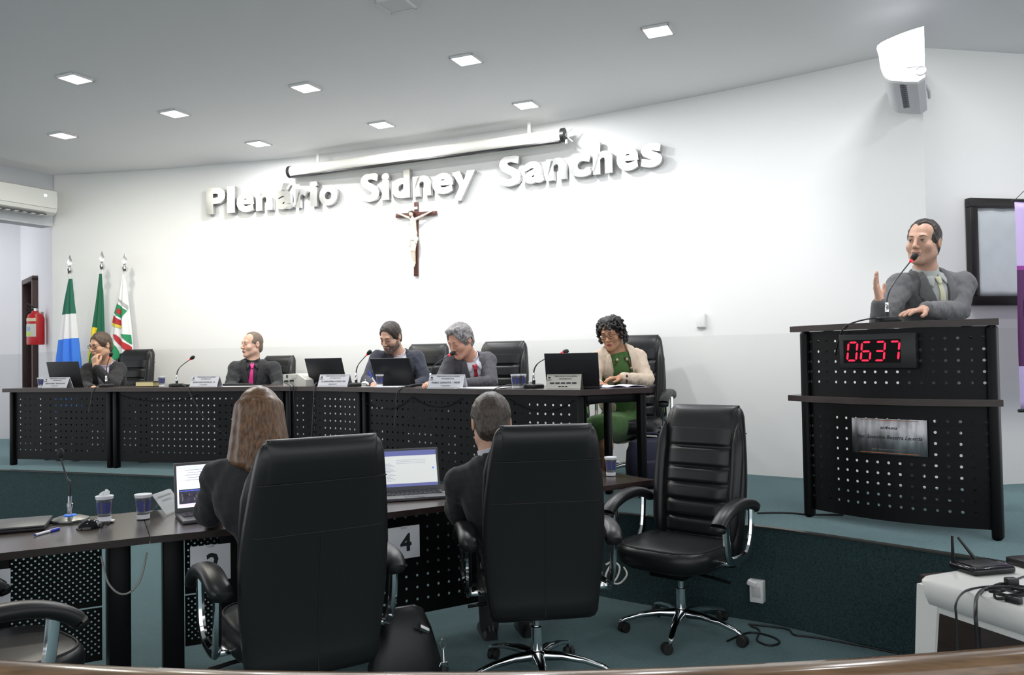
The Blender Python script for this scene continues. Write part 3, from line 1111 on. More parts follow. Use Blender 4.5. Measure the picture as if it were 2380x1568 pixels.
for i, ch in enumerate('0637'):
    x0 = -0.155 + i * 0.073
    z0 = CH / 2 - dh / 2
    K = {'a': ((0, dh), (dw, dh)), 'b': ((dw, dh), (dw, dh / 2)), 'c': ((dw, dh / 2), (dw, 0)), 'd': ((0, 0), (dw, 0)), 'e': ((0, 0), (0, dh / 2)), 'f': ((0, dh / 2), (0, dh)), 'g': ((0, dh / 2), (dw, dh / 2))}
    for s in SEGS[ch]:
        q = seg_poly(*K[s], 0.0047)
        mb = MB()
        n = len(q)
        pts = [(x0 + v.x + 0.10 * v.y, -0.0265, z0 + v.y) for v in q]
        mb.add(pts + [(x, -0.0245, z) for x, y, z in pts], [tuple(range(n))] + [(k, (k + 1) % n, n + (k + 1) % n, n + k) for k in range(n)])
        mb.build('digit_segment', LED, clk, smooth=0)

# engraved plaque
xc = lect_x(2067, 0.5)
p, a = lect_local(xc, 0.405, 0.008)
pw = Matrix.Rotation(LROT, 3, 'Z') @ p + lect.location
plq = thing('plaque', 'shiny engraved steel plaque on the lower lectern front', 'plaque', pw, LROT + a)
MB().box((0, 0, 0.095), (0.385, 0.004, 0.19), 0.001).build('plate', mat('plaque_steel', (0.30, 0.30, 0.31), 0.30, 1.0, noise=(7, 0.6, (4, 1, 1))), plq)
for s, h, z, w in (('tribuna', 0.017, 0.135, 0.085), ('Ver. Severino Bezerra Lacerda', 0.020, 0.083, 0.33)):
    o = text_mesh(s, h, w, bold=0.012, depth=0.001, shear=0.25).build('lettering', INK, plq, smooth=0)
    o.location = (0, -0.0028, z)
for k in range(6):
    MB().box((-0.075 + k * 0.03, -0.0025, 0.026), (0.024, 0.001, 0.005)).build('faint_lettering', mat('faint_etching', (0.12, 0.12, 0.12), 0.5), plq)
OR = mat('plaque_orange_line', (0.45, 0.14, 0.05), 0.5)
for z in (0.008, 0.182):
    MB().box((0, -0.0025, z), (0.30, 0.001, 0.003)).build('border_line', OR, plq)

# ------------------------------------------------------------------ executive chairs
def superring(cx, cy, cz, w, d, R=None, n=24, p=3.2):
    out = []
    for k in range(n):
        a = 2 * PI * k / n
        c, s = math.cos(a), math.sin(a)
        x = math.copysign(abs(c) ** (2 / p), c) * w / 2
        y = math.copysign(abs(s) ** (2 / p), s) * d / 2
        out.append((cx + x, cy + y, cz))
    return out


def spine(z):
    """y of the back's mid surface, chair faces -Y"""
    return 0.20 + 0.02 * math.sin((z - 0.36) * 2.4) * -1 + 0.20 * max(0, (z - 0.40)) ** 1.25


def chair_meshes():
    M = {}
    # back shell
    rings = []
    zs = [0.335, 0.345, 0.37, 0.42, 0.50, 0.60, 0.70, 0.80, 0.90, 1.00, 1.08, 1.13, 1.16, 1.175, 1.182]
    for z in zs:
        u = (z - 0.335) / 0.847
        w = 0.47 + 0.075 * math.sin(PI * min(1, u * 1.05)) - 0.02 * u
        d = 0.115 - 0.02 * u
        k = 1.0
        if z > 1.12:
            k = math.sqrt(max(0.02, 1 - ((z - 1.12) / 0.064) ** 2))
        elif z < 0.37:
            k = math.sqrt(max(0.02, 1 - ((0.37 - z) / 0.037) ** 2))
        rings.append(superring(0, spine(z), z, w - (1 - k) * 0.07, d * max(0.12, k), n=28, p=4.0))
    M['backrest'] = MB().loft(rings)
    # head wrap, a little proud of the shell
    rings = []
    for z in [1.045, 1.05, 1.08, 1.11, 1.14, 1.165, 1.182, 1.192]:
        u = (z - 0.335) / 0.847
        w = 0.47 + 0.075 * math.sin(PI * min(1, u * 1.05)) - 0.02 * u - 0.055
        k = 1.0
        if z > 1.12:
            k = math.sqrt(max(0.02, 1 - ((z - 1.12) / 0.074) ** 2))
        rings.append(superring(0, spine(z), z, w, (0.098 + 0.010) * max(0.14, k), n=28, p=5.0))
    M['head_wrap'] = MB().loft(rings)
    # ribbed front cushion
    mb = MB()
    NZ, NX = 72, 16
    bands = [0.50, 0.59, 0.68, 0.77, 0.86, 0.97]
    rows = []
    for j in range(NZ + 1):
        z = 0.47 + (1.075 - 0.47) * j / NZ
        dm = min(abs(z - b_) for b_ in bands)
        groove = 0.018 * math.exp(-(dm / 0.010) ** 2)
        row = []
        for i in range(NX + 1):
            u = -1 + 2 * i / NX
            hw = 0.180 + 0.012 * math.sin((z - 0.45) * 4)
            edge = (1 - abs(u) ** 6)
            yf = spine(z) - 0.046 - (0.038 * edge - groove * edge)
            if j in (0, NZ):
                yf = spine(z) - 0.03
            row.append((u * hw, yf, z))
        rows.append(row)
    mb.loft(rows, closed=False, caps=False)
    M['back_cushion'] = mb
    # side bolsters
    for s in (-1, 1):
        pts = [(s * (0.212 + 0.018 * math.sin((z - .45) * 4)), spine(z) - 0.046, z) for z in np.linspace(0.46, 1.10, 12)]
        M['bolster' + ('L' if s < 0 else 'R')] = MB().tube(pts, [0.008, 0.026] + [0.034] * 8 + [0.024, 0.003], 10)
    # rear seams
    mb = MB()
    for zz in (1.04, 0.86):
        w = 0.235
        y = spine(zz) + (0.115 - 0.02 * (zz - .335) / .847) / 2 + 0.001
        mb.tube([(x, y - 0.012 * (abs(x) / w) ** 8, zz) for x in np.linspace(-w, w, 15)], 0.0028, 5)
    mb.tube([(0, spine(z) + (0.115 - 0.02 * (z - .335) / .847) / 2 + 0.0008, z) for z in np.linspace(0.36, 0.86, 14)], 0.0024, 5)
    M['seam'] = mb
    # seat
    rings = []
    for z, k in [(0.375, 0.80), (0.385, 0.90), (0.41, 0.98), (0.45, 1.0), (0.475, 0.985), (0.49, 0.94), (0.497, 0.86), (0.50, 0.6), (0.502, 0.2)]:
        rings.append(superring(0, -0.045, z, 0.53 * k, 0.55 * k, n=32, p=3.4))
    M['seat'] = MB().loft(rings)
    ring = superring(0, -0.045, 0.492, 0.485, 0.505, n=40, p=3.4)
    M['seat_piping'] = MB().tube(ring, 0.006, 6, closed=True)
    # arms
    for s, nm in ((-1, 'L'), (1, 'R')):
        x = s * 0.325
        path = [(x - s * 0.012, 0.235, 0.655), (x, 0.17, 0.690), (x, 0.07, 0.708), (x, -0.05, 0.700), (x, -0.14, 0.672), (x, -0.20, 0.632), (x, -0.215, 0.60)]
        rings = []
        P = smooth_line(path, 4)
        for i, p_ in enumerate(P):
            u = i / (len(P) - 1)
            k = min(1, math.sqrt(max(0.02, 1 - max(0, (0.09 - u) / 0.09) ** 2)), math.sqrt(max(0.02, 1 - max(0, (u - 0.90) / 0.10) ** 2)))
            t = Vector(P[min(i + 1, len(P) - 1)]) - Vector(P[max(i - 1, 0)])
            t.normalize()
            up = Vector((1, 0, 0)).cross(t)
            if up.z < 0 and abs(t.z) < 0.8:
                up = -up
            hh, ww = 0.056 * k, 0.082 * k
            ring = []
            for q in range(14):
                a = 2 * PI * q / 14
                c, sn = math.cos(a), math.sin(a)
                ring.append(Vector(p_) + Vector((1, 0, 0)) * (math.copysign(abs(c) ** 0.75, c) * ww / 2) + up * (math.copysign(abs(sn) ** 0.75, sn) * hh / 2))
            rings.append(ring)
        M['arm_pad' + nm] = MB().loft(rings)
        fr_ = [(x, -0.13, 0.66), (x, -0.115, 0.52), (x * 0.99, -0.09, 0.455), (x * 0.985, -0.05, 0.435), (x * 0.985, 0.06, 0.432), (x * 0.985, 0.115, 0.448), (x * 0.99, 0.145, 0.49), (x, 0.165, 0.56), (x, 0.175, 0.68)]
        M['arm_frame' + nm] = MB().tube(smooth_line(fr_, 4), 0.0155, 8, flat=1.5)
        M['arm_bracket' + nm] = MB().box((s * 0.285, 0.0, 0.425), (0.06, 0.16, 0.02), 0.004)
    M['tilt_mechanism'] = MB().box((0, -0.02, 0.35), (0.20, 0.28, 0.06), 0.012).tube([(0.08, -0.05, 0.345), (0.22, -0.06, 0.34), (0.31, -0.06, 0.33)], 0.008)
    M['gas_column'] = MB().lathe([(0.0, 0.10), (0.027, 0.10), (0.027, 0.24), (0.0145, 0.242), (0.0145, 0.34), (0, 0.34)], 14)
    M['base_hub'] = MB().lathe([(0, 0.075), (0.042, 0.078), (0.046, 0.125), (0.03, 0.135), (0, 0.135)], 18)
    rings = []
    for r_, z, w, h in [(0.03, 0.110, 0.052, 0.045), (0.12, 0.112, 0.044, 0.034), (0.22, 0.098, 0.036, 0.026), (0.30, 0.076, 0.032, 0.022), (0.325, 0.066, 0.030, 0.020), (0.335, 0.060, 0.014, 0.012)]:
        rings.append([(r_, math.copysign(abs(math.cos(a)) ** .7, math.cos(a)) * w / 2, z + math.copysign(abs(math.sin(a)) ** .7, math.sin(a)) * h / 2) for a in [2 * PI * k / 12 for k in range(12)]])
    M['base_leg'] = MB().loft(rings)
    mb = MB()
    R = Matrix.Rotation(PI / 2, 3, 'X')
    for s in (-1, 1):
        mb.lathe([(0, -0.010), (0.024, -0.010), (0.028, -0.005), (0.028, 0.005), (0.024, 0.010), (0, 0.010)], 14, c=(0.02, s * 0.014, 0.028), R=R)
    mb.box((0.012, 0, 0.042), (0.036, 0.012, 0.028), 0.004)
    mb.tube([(0, 0, 0.03), (0, 0, 0.066)], 0.007)
    M['caster'] = mb
    return {k: m.mesh(k, 40) for k, m in M.items()}


CM = chair_meshes()
PART = [('backrest', 'backrest', LEATHER), ('head_wrap', 'head_wrap', LEATHER), ('back_cushion', 'back_cushion', LEATHER), ('bolster', 'bolsterL', LEATHER), ('bolster', 'bolsterR', LEATHER),
        ('seam', 'seam', LEATHER2), ('seat', 'seat', LEATHER), ('seat_piping', 'seat_piping', LEATHER2), ('arm_pad', 'arm_padL', LEATHER), ('arm_pad', 'arm_padR', LEATHER),
        ('arm_frame', 'arm_frameL', CHROME), ('arm_frame', 'arm_frameR', CHROME), ('arm_bracket', 'arm_bracketL', CHROME), ('arm_bracket', 'arm_bracketR', CHROME), ('tilt_mechanism', 'tilt_mechanism', BLACKM), ('gas_column', 'gas_column', CHROME), ('base_hub', 'base_hub', CHROME)]


def chair(x, y, z, facing, label, base_turn=0.3, group='black executive chairs', scale=1.0, lift=0.0):
    """facing: plan direction the sitter looks, as an angle"""
    t = thing('office_chair', label, 'chair', (x, y, z), facing + PI / 2, group)
    t.scale = (scale,) * 3
    for nm, key, m in PART:
        obj(nm, CM[key], m, t)
    for k in range(5):
        a = base_turn + 2 * PI * k / 5
        l = obj('base_leg', CM['base_leg'], CHROME, t)
        l.rotation_euler = (0, 0, a)
        c = obj('caster', CM['caster'], RUBBER, t)
        c.location = (0.318 * math.cos(a), 0.318 * math.sin(a), 0)
        c.rotation_euler = (0, 0, a + 1.3 * k)
    return t


def face(dx, dy):
    return math.atan2(dy, dx)


# chairs on the lower floor
chair(-0.85, 3.19, 0, face(-0.52, 0.85), 'black leather office chair carrying the woman with long brown hair', 0.55, scale=1.015)
chair(0.09, 3.80, 0, face(-0.14, 0.99), 'black leather office chair of the man with short dark hair', 0.28)
chair(0.875, 4.38, 0, face(-0.65, -0.76), 'empty black leather office chair with ribbed backrest by the dais step', 0.02)
chair(-1.85, 2.80, 0, face(0.62, 0.78), 'black leather office chair pulled up to the closed laptop', 0.9)


# ------------------------------------------------------------------ things on desks
def cup(p, label, group='printed clear plastic cups', s=1.0, rz=0.0):
    t = thing('plastic_cup', label, 'cup', p, rz, group)
    t.scale = (s, s, s)
    mb = MB()
    mb.lathe([(0.0, 0.002), (0.0235, 0.002), (0.0255, 0.03), (0.0325, 0.098), (0.0345, 0.1), (0.0345, 0.103), (0.0315, 0.101), (0.0245, 0.03), (0.0225, 0.004), (0.0, 0.004)], 20)
    mb.build('cup_wall', CUPM, t, smooth=60)
    wrapm = MB()
    for a0_, a1_ in ((-2.6, -1.7), (-1.4, -0.3), (0.2, 1.2), (1.6, 2.9)):
        pts = []
        for z in (0.035, 0.08):
            r_ = 0.0262 + (z - 0.03) * 0.105
            pts.append([(r_ * math.cos(a0_ + (a1_ - a0_) * i / 5), r_ * math.sin(a0_ + (a1_ - a0_) * i / 5), z) for i in range(6)])
        wrapm.loft(pts, closed=False, caps=False)
    wrapm.build('blue_print', CUPBLUE, t)
    MB().lathe([(0.0258, 0.004), (0.0264, 0.022), (0.0258, 0.022), (0.0252, 0.004)], 20).build('white_band', CUPWHITE, t)
    MB().lathe([(0.0327, 0.092), (0.0345, 0.1), (0.035, 0.1045), (0.0335, 0.1045)], 20).build('rim', CUPWHITE, t)
    return t


NAMES = [('PEDRO SOARES - REPUBLICANOS', '1º SECRETÁRIO'), ('EDSON AISLAN DE SOUZA - PL', '1º VICE-PRESIDENTE'), ('DR. LEANDRO FERREIRA LUIZ FEDOSSI - PSDB', 'PRESIDENTE'), ('FABIO ZANATA - MDB', '1º SECRETÁRIO'), (None, None)]


def nameplate(p, rz, i, label, w=0.285, gold=False):
    t = thing('name_plate', label, 'name plate', p, rz, 'tent name plates on the dais desk')
    h, d = 0.10, 0.045
    prof = [(-d, 0), (-d + 0.004, 0), (0, h - 0.006), (d - 0.004, 0), (d, 0), (0.002, h), (-0.002, h)]
    MB().loft([[(x, p_[0], p_[1]) for p_ in prof] for x in (-w / 2, w / 2)]).build('tent', mat('silver_plate_warm_tint', (0.62, 0.60, 0.54), 0.28, 0.75) if gold else GREYPLATE, t, smooth=0)  # silver plate; its gold reflection is tinted into the base colour
    ang = math.atan2(d, h)
    R = Matrix.Rotation(-ang, 4, 'X')
    for s, hh, ww, z in (('CÂMARA MUNICIPAL DE NOVA ANDRADINA', 0.0085, w * 0.66, 0.083), ('MATO GROSSO DO SUL', 0.0085, w * 0.36, 0.067), (NAMES[i][0], 0.0125, w * 0.80, 0.038), (NAMES[i][1], 0.007, w * 0.28, 0.018)):
        if s is None:
            mb = MB()
            nw = 5 if hh > 0.01 else 3
            for k in range(nw):
                mb.add([(ww * (-0.5 + (k + 0.06) / nw), -0.0004, 0), (ww * (-0.5 + (k + 0.86) / nw), -0.0004, 0), (ww * (-0.5 + (k + 0.86) / nw), -0.0004, hh * 0.8), (ww * (-0.5 + (k + 0.06) / nw), -0.0004, hh * 0.8)], [(0, 1, 2, 3)])
        else:
            mb = text_mesh(s, hh, ww, bold=0.02, depth=0.0004)
        o = mb.build('lettering', INK, t, smooth=0)
        o.matrix_basis = Matrix.Translation((0.012 if hh < 0.01 and z > 0.05 else 0, -d * (1 - z / h) - 0.0030, z)) @ R
    mb = MB()
    mb.loft([[(x, 0, z) for x in (-0.016, 0.016)] for z in (0.0, 0.004)], closed=False, caps=False)
    mb.loft([[(x * 0.5, 0, z) for x in (-0.016, 0.016)] for z in (0.012, 0.024)], closed=False, caps=False)
    o = mb.build('crest', INK, t, smooth=0)
    o.matrix_basis = Matrix.Translation((-w * 0.42, -d * (1 - 0.062 / h) - 0.0030, 0.062)) @ R
    mb = MB()
    for zz in (0.006, 0.094):
        mb.loft([[(x, -d * (1 - zz / h) - 0.0026, zz) for x in (-w * 0.47, w * 0.47)], [(x, -d * (1 - (zz + .0012) / h) - 0.0026, zz + .0012) for x in (-w * 0.47, w * 0.47)]], closed=False, caps=False)
    mb.build('border', INK, t, smooth=0)
    return t


def laptop(p, rz, label, w=0.36, d=0.24, open_deg=105, shell=None, screen=None, group='laptops', lid_h=None):
    """hinge line at local y=0, keyboard towards +Y when facing the dais sitters; screen faces +Y"""
    shell = shell or LAPTOP
    t = thing('laptop', label, 'laptop', p, rz, group)
    MB().box((0, d / 2, 0.009), (w, d, 0.016), 0.004).build('base', shell, t)
    mb = MB()
    for r_ in range(5):
        for k in range(13):
            mb.box((-w * 0.42 + k * w * 0.07, d * 0.22 + r_ * 0.021, 0.0185), (w * 0.058, 0.016, 0.003))
    mb.build('keyboard', BLACKP, t, smooth=0)
    MB().box((0, d * 0.80, 0.0178), (0.10, 0.06, 0.001)).build('touchpad', LAPGREY, t)
    lh = lid_h or d * 0.96
    lid = bpy.data.objects.new('lid', MB().box((0, 0, lh / 2), (w, 0.008, lh), 0.004).mesh('lid'))
    COL.objects.link(lid)
    lid.data.materials.append(shell)
    lid.parent = t
    lid.location = (0, 0.0, 0.014)
    lid.rotation_euler = (math.radians(open_deg - 90), 0, 0)
    bz = MB()
    bz.box((0, 0.0046, lh / 2), (w - 0.006, 0.001, lh - 0.006))
    o = bz.build('bezel', BLACKP if shell is LAPTOP else LAPGREY, lid)
    if screen:
        for nm, (x0, x1, z0, z1), m in screen:
            q = MB().box(((x0 + x1) / 2, 0.0054, (z0 + z1) / 2), (abs(x1 - x0), 0.0006 if nm == 'screen' else 0.0012, z1 - z0))
            q.build(nm, m, lid, smooth=0)
    return t


def mic(p, rz, label, head, bend=0.35, col=None, group='gooseneck microphones', neck=0.42):
    """conference microphone: oval foot, chrome connector and gooseneck ending at the world point head"""
    t = thing('microphone', label, 'microphone', p, rz, group)
    MB().lathe([(0, 0), (0.062, 0), (0.066, 0.008), (0.064, 0.024), (0.05, 0.03), (0, 0.031)], 24, sx=1.1, sy=0.8).build('foot', BLACKP, t)
    MB().lathe([(0, 0.028), (0.011, 0.028), (0.011, 0.055), (0.009, 0.057), (0, 0.057)], 12).build('stub', BLACKP, t)
    MB().lathe([(0, 0.056), (0.010, 0.056), (0.0105, 0.075), (0.0085, 0.078), (0.0085, 0.105), (0.006, 0.108), (0, 0.108)], 12).build('connector', CHROME, t)
    R = Matrix.Rotation(-rz, 3, 'Z')
    h = R @ (Vector(head) - Vector(p))
    a = Vector((0, 0, 0.105))
    m1 = Vector((h.x * 0.04, h.y * 0.04, 0.105 + (h.z - 0.105) * bend))
    pts = []
    b_ = m1 + Vector((0, 0, 0.02))
    for i in range(17):
        u = i / 16
        pts.append((1 - u) ** 3 * a + 3 * (1 - u) ** 2 * u * m1 + 3 * (1 - u) * u * u * (m1 * 0.75 + h * 0.25) + u ** 3 * h)
    MB().tube(pts, [0.0050] * 6 + [0.0036] * 11, 8).build('gooseneck', mat('dark_gooseneck', (0.06, 0.06, 0.065), 0.35, 0.6), t)
    dirn = (pts[-1] - pts[-2]).normalized()
    rq = Vector((0, 0, 1)).rotation_difference(dirn).to_matrix()
    MB().lathe([(0, -0.012), (0.0085, -0.012), (0.0095, -0.002), (0.0085, 0.002), (0, 0.002)], 14, c=h, R=rq).build('light_ring', mat('red_ring', (0.8, 0.02, 0.03), 0.4, emit=((1.0, 0.02, 0.03), 1.2)), t)
    MB().lathe([(0, 0.0), (0.010, 0.0), (0.0155, 0.012), (0.0165, 0.03), (0.012, 0.044), (0, 0.049)], 16, c=h, R=rq).build('head', RUBBER, t)
    return t


def cable(pts, label, r=0.004, m=None, n=6, name='cable', group=None, sub=6):
    mb = MB()
    P = smooth_line([tuple(p) for p in pts], sub)
    o0 = Vector(P[0])
    mb.tube([Vector(p) - o0 for p in P], r, n)
    o = mb.build(name, m or BLACKP, None, 60)
    o.location = o0
    return tag(o, label, 'cable', group)


def on(px, back, z=0.0):
    p, a = on_desk(px, back)
    p.z += z
    return p, a


# name plates
for i, (px, lab, g) in enumerate([(134, 'grey tent name plate before the man with his hand at his mouth', False), (479, 'grey tent name plate before the man in the pink tie', False),
                                  (779, 'grey tent name plate beside the chrome desk bell', False), (1040, 'grey tent name plate before the grey haired man', False), (1312, 'shiny silver tent name plate tinted with a gold reflection before the woman', True)]):
    p, a = on(px, 0.075)
    nameplate(p, a * (0.6 if i > 1 else 1.0), i, lab, gold=g, w=0.285 if i < 4 else 0.235)

# laptops on the dais desk (lids seen from behind)
for px, lab, back_, turn, od, w in [(156, 'black laptop with raised lid beside the man with his hand at his mouth', 0.22, -0.10, 104, 0.37), (764, 'black laptop standing open beside the white equipment box', 0.24, 0.0, 112, 0.36),
                                    (921, 'black laptop in front of the man in the navy suit', 0.22, 0.05, 118, 0.345), (1332, 'black laptop in front of the woman in the beige blazer', 0.20, 0.1, 110, 0.36)]:
    p, a = on(px, back_)
    laptop(p, a * 0.55 + turn, lab, w=w, open_deg=od, d=0.25)

# cups on the dais desk
for px, back_, lab in [(95, 0.10, 'printed plastic cup behind the name plate by the flags'), (376, 0.14, 'printed plastic cup between the book and the microphone'), (883, 0.10, 'printed plastic cup beside the desk bell and pen'), (1198, 0.13, 'printed plastic cup beside the empty one near a cable connector')]:
    p, a = on(px, back_)
    cup(p, lab, s=0.95)
p, a = on(104, 0.13)
t = thing('candle_cup', 'plain white cup beside the printed cup near the flags', 'cup', p)
MB().lathe([(0, 0), (0.024, 0), (0.029, 0.078), (0.031, 0.08), (0.027, 0.078), (0.022, 0.004), (0, 0.004)], 16).build('cup_wall', mat('milky_plastic', (0.85, 0.83, 0.74), 0.4), t)
MB().lathe([(0.030, 0.076), (0.032, 0.078), (0.031, 0.082), (0.029, 0.08)], 16).build('rim', WHITEP, t)
p, a = on(1213, 0.20)
cup(p, 'second printed plastic cup standing against the first near the foot microphone', s=0.95, rz=1.0)
p, a = on(1237, 0.30)
t = thing('coffee_cup', 'small plain white coffee cup behind the foot microphone', 'cup', p)
MB().lathe([(0, 0), (0.018, 0), (0.025, 0.045), (0.023, 0.045), (0.016, 0.004), (0, 0.004)], 16).build('cup_wall', WHITEP, t)
MB().lathe([(0.0245, 0.043), (0.026, 0.045), (0.0245, 0.047), (0.0225, 0.045)], 16).build('rim', WHITEP, t)

# microphones on the dais desk: foot column, head pixel and head distance
for px, back_, hx, hy, dY, lab, bd in [(247, 0.20, 256, 828, -0.05, 'gooseneck microphone before the man with his hand at his mouth', 0.5), (411, 0.16, 443, 834, -0.05, 'gooseneck microphone between the book and the second name plate', 0.42),
                                       (828, 0.14, 854, 823, -0.05, 'gooseneck microphone next to the desk bell', 0.42), (1001, 0.16, 1046, 824, 0.05, 'gooseneck microphone reaching toward the grey haired man', 0.4), (1241, 0.22, 1308, 819, 0.1, 'gooseneck microphone curving behind the laptop of the woman', 0.55)]:
    p, a = on(px, back_)
    mic(p, 0.0, lab, at(hx, hy, p.y + dY), bend=bd)

# book
p, a = on(336, 0.14)
bk1 = thing('book', 'thick book with gilt page edges lying on the dais desk', 'book', p, a)
MB().box((0, 0.07, 0.004), (0.20, 0.14, 0.008), 0.002).build('back_cover', mat('book_cover', (0.03, 0.024, 0.02), 0.5), bk1)
MB().box((-0.004, 0.068, 0.026), (0.19, 0.132, 0.036)).build('pages', mat('gilt_pages', (0.62, 0.53, 0.26), 0.35, 0.4), bk1)
MB().box((0, 0.07, 0.048), (0.20, 0.14, 0.008), 0.002).build('front_cover', MATS['book_cover'], bk1)

# folder, tablet and papers of the pink tie man
p, a = on(548, 0.17)
fo = thing('document_folder', 'black folder with bright paper under it before the man in the pink tie', 'folder', p, a)
MB().box((0.02, 0.03, 0.001), (0.34, 0.2, 0.002)).build('paper', PAPER, fo)
MB().box((-0.06, 0.08, 0.012), (0.24, 0.18, 0.02), 0.004).build('cover', BLACKP, fo)
MB().box((0.12, 0.06, 0.006), (0.08, 0.15, 0.009), 0.004).build('phone_case', BLACKG, fo)
p, a = on(440, 0.2)
t = thing('remote_control', 'small black remote lying beside the second name plate', 'remote', p, a)
MB().box((0, 0, 0.011), (0.06, 0.14, 0.022), 0.006).build('shell', BLACKP, t)
MB().box((0, 0.0, 0.0225), (0.035, 0.08, 0.003), 0.001).build('buttons', GREYP, t)

# white equipment box
p, a = on(684, 0.07)
bx = thing('equipment_box', 'off-white electronic box with rear sockets and plugs on the dais desk', 'electronic device', p, a * 0.8)
prof = [(0, 0), (0.22, 0), (0.22, 0.055), (0.14, 0.105), (0, 0.105)]
MB().loft([[(x, 0, 0) for x in (0, 0)][:0] + [(-0.11 + q[0], y, q[1]) for q in prof] for y in (0.0, 0.22)]).build('case', mat('beige_case', (0.60, 0.59, 0.54), 0.5), bx, smooth=0)
for x, z in ((-0.07, 0.045), (-0.015, 0.05)):
    MB().box((x, -0.016, z), (0.024, 0.034, 0.016), 0.004).build('plug', BLACKP, bx)
MB().box((-0.07, -0.002, 0.085), (0.013, 0.004, 0.024)).build('switch', BLACKP, bx)
MB().box((0.0, -0.002, 0.085), (0.045, 0.003, 0.026)).build('rating_label', GREYP, bx)
bq = p.copy()
for k, (dx, dz) in enumerate(((-0.07, 0.045), (-0.015, 0.05))):
    q = bx.location + Matrix.Rotation(bx.rotation_euler.z, 3, 'Z') @ Vector((dx, -0.034, dz))
    fpt, _ = on(674 + 8 * k, -0.015)
    fpt.z = DESK
    cable([q, (q.x, q.y - 0.02, q.z - 0.01), (fpt.x, fpt.y, DESK + 0.008), (fpt.x, fpt.y, DESK - 0.05), (fpt.x + 0.01 * k, fpt.y, DESK - 0.2), (fpt.x + 0.05 * k, fpt.y, DESK - 0.42)], ('black power cord hanging from the equipment box plug nearest its switch', 'black power cord hanging from the second plug of the equipment box')[k])

# desk bell
p, a = on(849, 0.17)
bell = thing('desk_bell', 'small chrome reception bell on the dais desk', 'bell', p)
MB().lathe([(0, 0), (0.040, 0), (0.040, 0.006), (0.032, 0.010), (0, 0.010)], 20).build('base', CHROME, bell)
MB().lathe([(0.036, 0.012), (0.035, 0.022), (0.026, 0.036), (0.010, 0.043), (0, 0.044)], 20).build('dome', CHROME, bell)
MB().lathe([(0, 0.043), (0.004, 0.043), (0.004, 0.052), (0.006, 0.055), (0.003, 0.059), (0, 0.06)], 10).build('button', CHROME, bell)

# papers
PAP = []
for px, back_, w, d, lab in [(905, 0.16, 0.30, 0.20, 'loose white papers beside the cup before the man in the navy suit'), (1120, 0.14, 0.34, 0.2, 'open white papers on the desk before the grey haired man')]:
    p, a = on(px, back_)
    t = thing('paper_stack', lab, 'papers', p, a * 0.7)
    for k in range(3):
        q = MB().box((0.01 * k, 0.004 * k, 0.0015 + 0.002 * k), (w, d, 0.0018))
        o = q.build('sheet', PAPER, t)
        o.rotation_euler = (0, 0, 0.06 * k)
p = Vector((0.735, 5.62, DESK))
t = thing('magazine', 'open booklet with white pages at the desk end before the woman', 'booklet', p, 0.35)
for s in (-1, 1):
    mb = MB()
    mb.loft([[(s * 0.145 * i / 8, y, 0.004 + 0.012 * math.sin(PI * i / 8) * (1 - 0.3 * i / 8)) for i in range(9)] for y in (-0.105, 0.105)], closed=False, caps=False)
    mb.build('page_block', mat('booklet_page', (0.72, 0.72, 0.80), 0.6), t, solid=0.004)
MB().box((0, 0, 0.001), (0.30, 0.215, 0.002)).build('cover', mat('booklet_cover', (0.20, 0.20, 0.30), 0.5), t)


def pen(p, q, label, m, r=0.005):
    p, q = Vector(p), Vector(q)
    t = thing('pen', label, 'pen', p)
    d = q - p
    MB().tube([(0, 0, 0), d * 0.62], r, 8).build('barrel', mat('pen_white', (0.75, 0.77, 0.85), 0.3), t)
    MB().tube([d * 0.60, d], r * 1.15, 8).build('cap', m, t)
    MB().tube([d * -0.06, (0, 0, 0)], [0.001, r * 0.8], 8).build('tip', m, t)
    return t


BLUEP = mat('blue_pen_cap', (0.02, 0.05, 0.55), 0.3)

# cables looping over the front of the dais desk
for px, x2, x3, dep, lab in [(252, 216, 205, 0.22, 'grey microphone cable looping over the desk edge below the flags'), (1005, 925, 915, 0.30, 'grey microphone cable looping over the desk edge before the grey haired man'), (740, 730, 722, 0.45, 'thin black cable hanging from the desk edge below the white box'), (1215, 1140, 1128, 0.25, 'black cable looping over the desk behind the short haired man')]:
    p0, _ = on(px, 0.14, 0.02)
    p1, _ = on((px + x2) / 2, 0.03, 0.028)
    p2, _ = on(x2, -0.012, -0.02)
    p3, _ = on(x3, -0.012, -dep)
    cable([p0, p1, p2, ((p2.x + p3.x) / 2, (p2.y + p3.y) / 2, p2.z - dep * 0.5), p3], lab, 0.0038, mat('grey_cable', (0.07, 0.07, 0.075), 0.5))
p0, _ = on(425, 0.10, 0.02)
pts = [p0]
for px, dz in ((432, 0.004), (445, -0.08), (462, -0.2), (485, -0.31), (525, -0.42)):
    q, _ = on(px, -0.014, dz)
    pts.append(q)
cable(pts, 'long black cable sweeping down the desk front to the woman with brown hair', 0.004)
# festoon cables pinned under the desk edge
for xa, xb, sag, lab in [(830, 955, 0.10, 'thin black cable pinned in a bow under the middle of the dais desk'), (955, 1072, 0.07, 'thin black cable pinned in a bow near the grey haired man'), (1180, 1330, 0.08, 'thin black cable sagging under the desk before the woman'), (275, 460, 0.06, 'thin black cable drooping along the front of the second dais desk')]:
    pts = []
    for k in range(7):
        u = k / 6
        q, _ = on(xa + (xb - xa) * u, 0.075, -0.07 - sag * 4 * u * (1 - u))
        pts.append(q)
    cable(pts, lab, 0.0028, mat('dark_cable', (0.03, 0.03, 0.032), 0.5), group='cables pinned under the dais desk')

